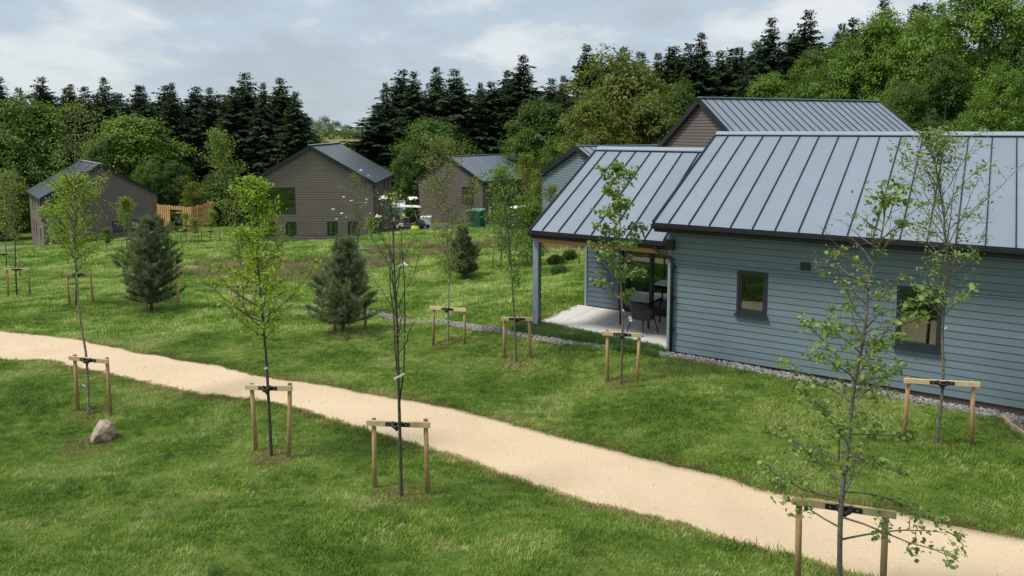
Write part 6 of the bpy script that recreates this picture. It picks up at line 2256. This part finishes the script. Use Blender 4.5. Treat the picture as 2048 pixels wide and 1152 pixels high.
# ------------------------------------------------------------------ grass, reeds, gravel stones
def lay_cover():
    gm = [tuft_mesh('grass_tuft', 30, .085, .050, .0065, .9, M['grass'], i) for i in range(5)]
    gf = [tuft_mesh('grass_tuft_far', 22, .17, .075, .016, .9, M['grass_far'], 10 + i) for i in range(4)]
    ff = [tuft_mesh('grass_tuft_farther', 22, .34, .10, .035, .9, M['grass_far'], 20 + i) for i in range(4)]
    rg = [tuft_mesh('rough_tuft', 30, .12, .16, .009, .6, M['rough_grass'], 30 + i) for i in range(3)]
    dg = [tuft_mesh('dry_tuft', 24, .10, .045, .007, 1.3, M['dry'], 40 + i, dry=.2) for i in range(3)]
    rd = [tuft_mesh('reed_tuft', 26, .28, .50, .020, .35, M['reed'], 50 + i) for i in range(3)]

    def clear(x, y):
        k = keep_lawn(x, y)
        for hp in HOUSE_POLYS:
            k &= ~in_poly(x, y, hp)
        return k

    def bare(x, y):
        v = np.zeros(len(x))
        for bx, by, br in BARE:
            d = np.hypot(x - bx, (y - by))
            v = np.maximum(v, 1 - smooth(br * .45, br * 1.25, d + (vnoise(x, y, 4, 8) - .5) * .35))
        return v
    x, y = rand_ground(62000, 6.5, 21)
    k = clear(x, y); x, y = x[k], y[k]
    b = bare(x, y)
    # thin, worn fringe by the path edge
    k = RS.rand(len(x)) > b * .62
    x, y = x[k], y[k]
    sc = (.75 + .6 * RS.rand(len(x))) * (.75 + .7 * vnoise(x, y, 1.2, 14))
    scatter('grass', np.stack([x, y, zg(x, y) - .004], -1), sc, gm, None)
    x, y = rand_ground(52000, 20, 40)
    k = clear(x, y) & (RS.rand(len(x)) > bare(x, y) * .8); x, y = x[k], y[k]
    scatter('middle_grass', np.stack([x, y, zg(x, y) - .005], -1), .8 + .6 * RS.rand(len(x)), gf, None)
    x, y = rand_ground(42000, 39, 78)
    k = clear(x, y); x, y = x[k], y[k]
    scatter('distant_grass', np.stack([x, y, zg(x, y) - .005], -1), .8 + .6 * RS.rand(len(x)), ff, None)
    # longer clumps
    x, y = rand_ground(26000, 7, 32)
    k = clear(x, y) & (vnoise(x, y, .9, 31) * .6 + vnoise(x, y, 2.7, 33) * .4 > .68) & (bare(x, y) < .2); x, y = x[k], y[k]
    scatter('rough_grass', np.stack([x, y, zg(x, y) - .01], -1), (.35 + .4 * RS.rand(len(x))), rg, None)
    # worn, dry turf round stems and thin spots
    xs, ys = [], []
    for bx, by, br in BARE:
        n = int(150 * br ** 2 / .12)
        a = RS.rand(n) * 2 * PI; r_ = br * 1.1 * np.sqrt(RS.rand(n))
        xs.append(bx + r_ * np.cos(a)); ys.append(by + r_ * np.sin(a))
    x = np.concatenate(xs); y = np.concatenate(ys)
    k = clear(x, y); x, y = x[k], y[k]
    x2, y2 = rand_ground(9000, 8, 34)
    k = clear(x2, y2) & (vnoise(x2, y2, .7, 41) > .66); x2, y2 = x2[k], y2[k]
    # fringe of straw along the path
    E = np.array([(p.x, p.y) for p in up_w + lo_w])
    j = RS.randint(len(E), size=9000)
    x3 = E[j, 0] + RS.normal(size=9000) * .13; y3 = E[j, 1] + RS.normal(size=9000) * .16
    k = clear(x3, y3) & (y3 < 26); x3, y3 = x3[k], y3[k]
    x = np.concatenate([x, x2, x3]); y = np.concatenate([y, y2, y3])
    scatter('dry_grass', np.stack([x, y, zg(x, y) - .004], -1), .6 + .6 * RS.rand(len(x)), dg, None)
    # reeds in the wet hollow
    cs = [(gp(420, 545), 4.5, 1.8), (gp(560, 550), 4.0, 2.2), (gp(640, 535), 3.6, 2.6), (gp(720, 530), 3.0, 2.0), (gp(840, 500), 4.5, 2.0), (gp(500, 530), 4, 1.6), (gp(940, 492), 4.0, 1.6), (gp(1105, 500), 2.2, 1.4)]
    xs, ys = [], []
    for c, rx, ry in cs:
        n = int(rx * ry * 75)
        a = RS.rand(n) * 2 * PI; r_ = np.sqrt(RS.rand(n))
        xs.append(c.x + rx * r_ * np.cos(a)); ys.append(c.y + ry * r_ * np.sin(a))
    x = np.concatenate(xs); y = np.concatenate(ys)
    k = vnoise(x, y, .8, 51) * .6 + vnoise(x, y, 2.2, 52) * .4 > .45; x, y = x[k], y[k]
    scatter('reeds', np.stack([x, y, zg(x, y) - .01], -1), (.35 + .4 * RS.rand(len(x))), rd, None)
    n = 4200; a_ = RS.uniform(-4.05, -.1, n); b_ = RS.uniform(0, 1, n) * (.55 + .10 * -a_) - .62 + .02 * -a_
    q = np.array([ab(u, w) for u, w in zip(a_, b_)]); x, y = q[:, 0], q[:, 1]; k = ~in_poly(x, y, GRAVEL_POLY); x, y = x[k], y[k]
    scatter('edge_grass', np.stack([x, y, zg(x, y) + .01], -1), .65 + .5 * RS.rand(len(x)), rg, None)
    x = RS.uniform(-14, 12, 60000); y = RS.uniform(7, 21, 60000); k = in_poly(x, y, PATH_POLY); x, y = x[k][:2600], y[k][:2600]
    ps = [stone_mesh('grit', 60 + i, plain('grit_%s' % n_, c_, .9, var=.2, scale=25)) for i, (n_, c_) in enumerate((('pale', (.72, .62, .48)), ('tan', (.46, .35, .23)), ('light', (.62, .50, .36))))]
    scatter('path_grit', np.stack([x, y, zg(x, y) + .002], -1), .006 + .012 * RS.rand(len(x)) ** 3, ps, None, tilt=1.5)
    # gravel stones
    st = [stone_mesh('stone', i, M['gravel']) for i in range(4)]
    st += [stone_mesh('stone_pale', 10 + i, plain('gravel_pale', (.38, .36, .335), .85, var=.2, scale=25)) for i in range(2)]
    st += [stone_mesh('stone_dark', 20 + i, plain('gravel_dark', (.13, .125, .12), .85, var=.2, scale=25)) for i in range(2)]

    def fill(poly, n):
        x = RS.uniform(poly[:, 0].min(), poly[:, 0].max(), n); y = RS.uniform(poly[:, 1].min(), poly[:, 1].max(), n)
        k = in_poly(x, y, poly)
        return x[k], y[k]
    x1, y1 = fill(GRAVEL_POLY, 520000)
    x2, y2 = fill(BED_POLY, 16000)
    x = np.concatenate([x1, x2]); y = np.concatenate([y1, y2])
    k = np.abs(x) < .75 * y + 2; x, y = x[k], y[k]
    if len(x) > 34000:
        k = RS.choice(len(x), 34000, replace=False); x, y = x[k], y[k]
    scatter('gravel', np.stack([x, y, zg(x, y) + .012], -1), .018 + .022 * RS.rand(len(x)), st, None, tilt=1.5)


lay_cover()
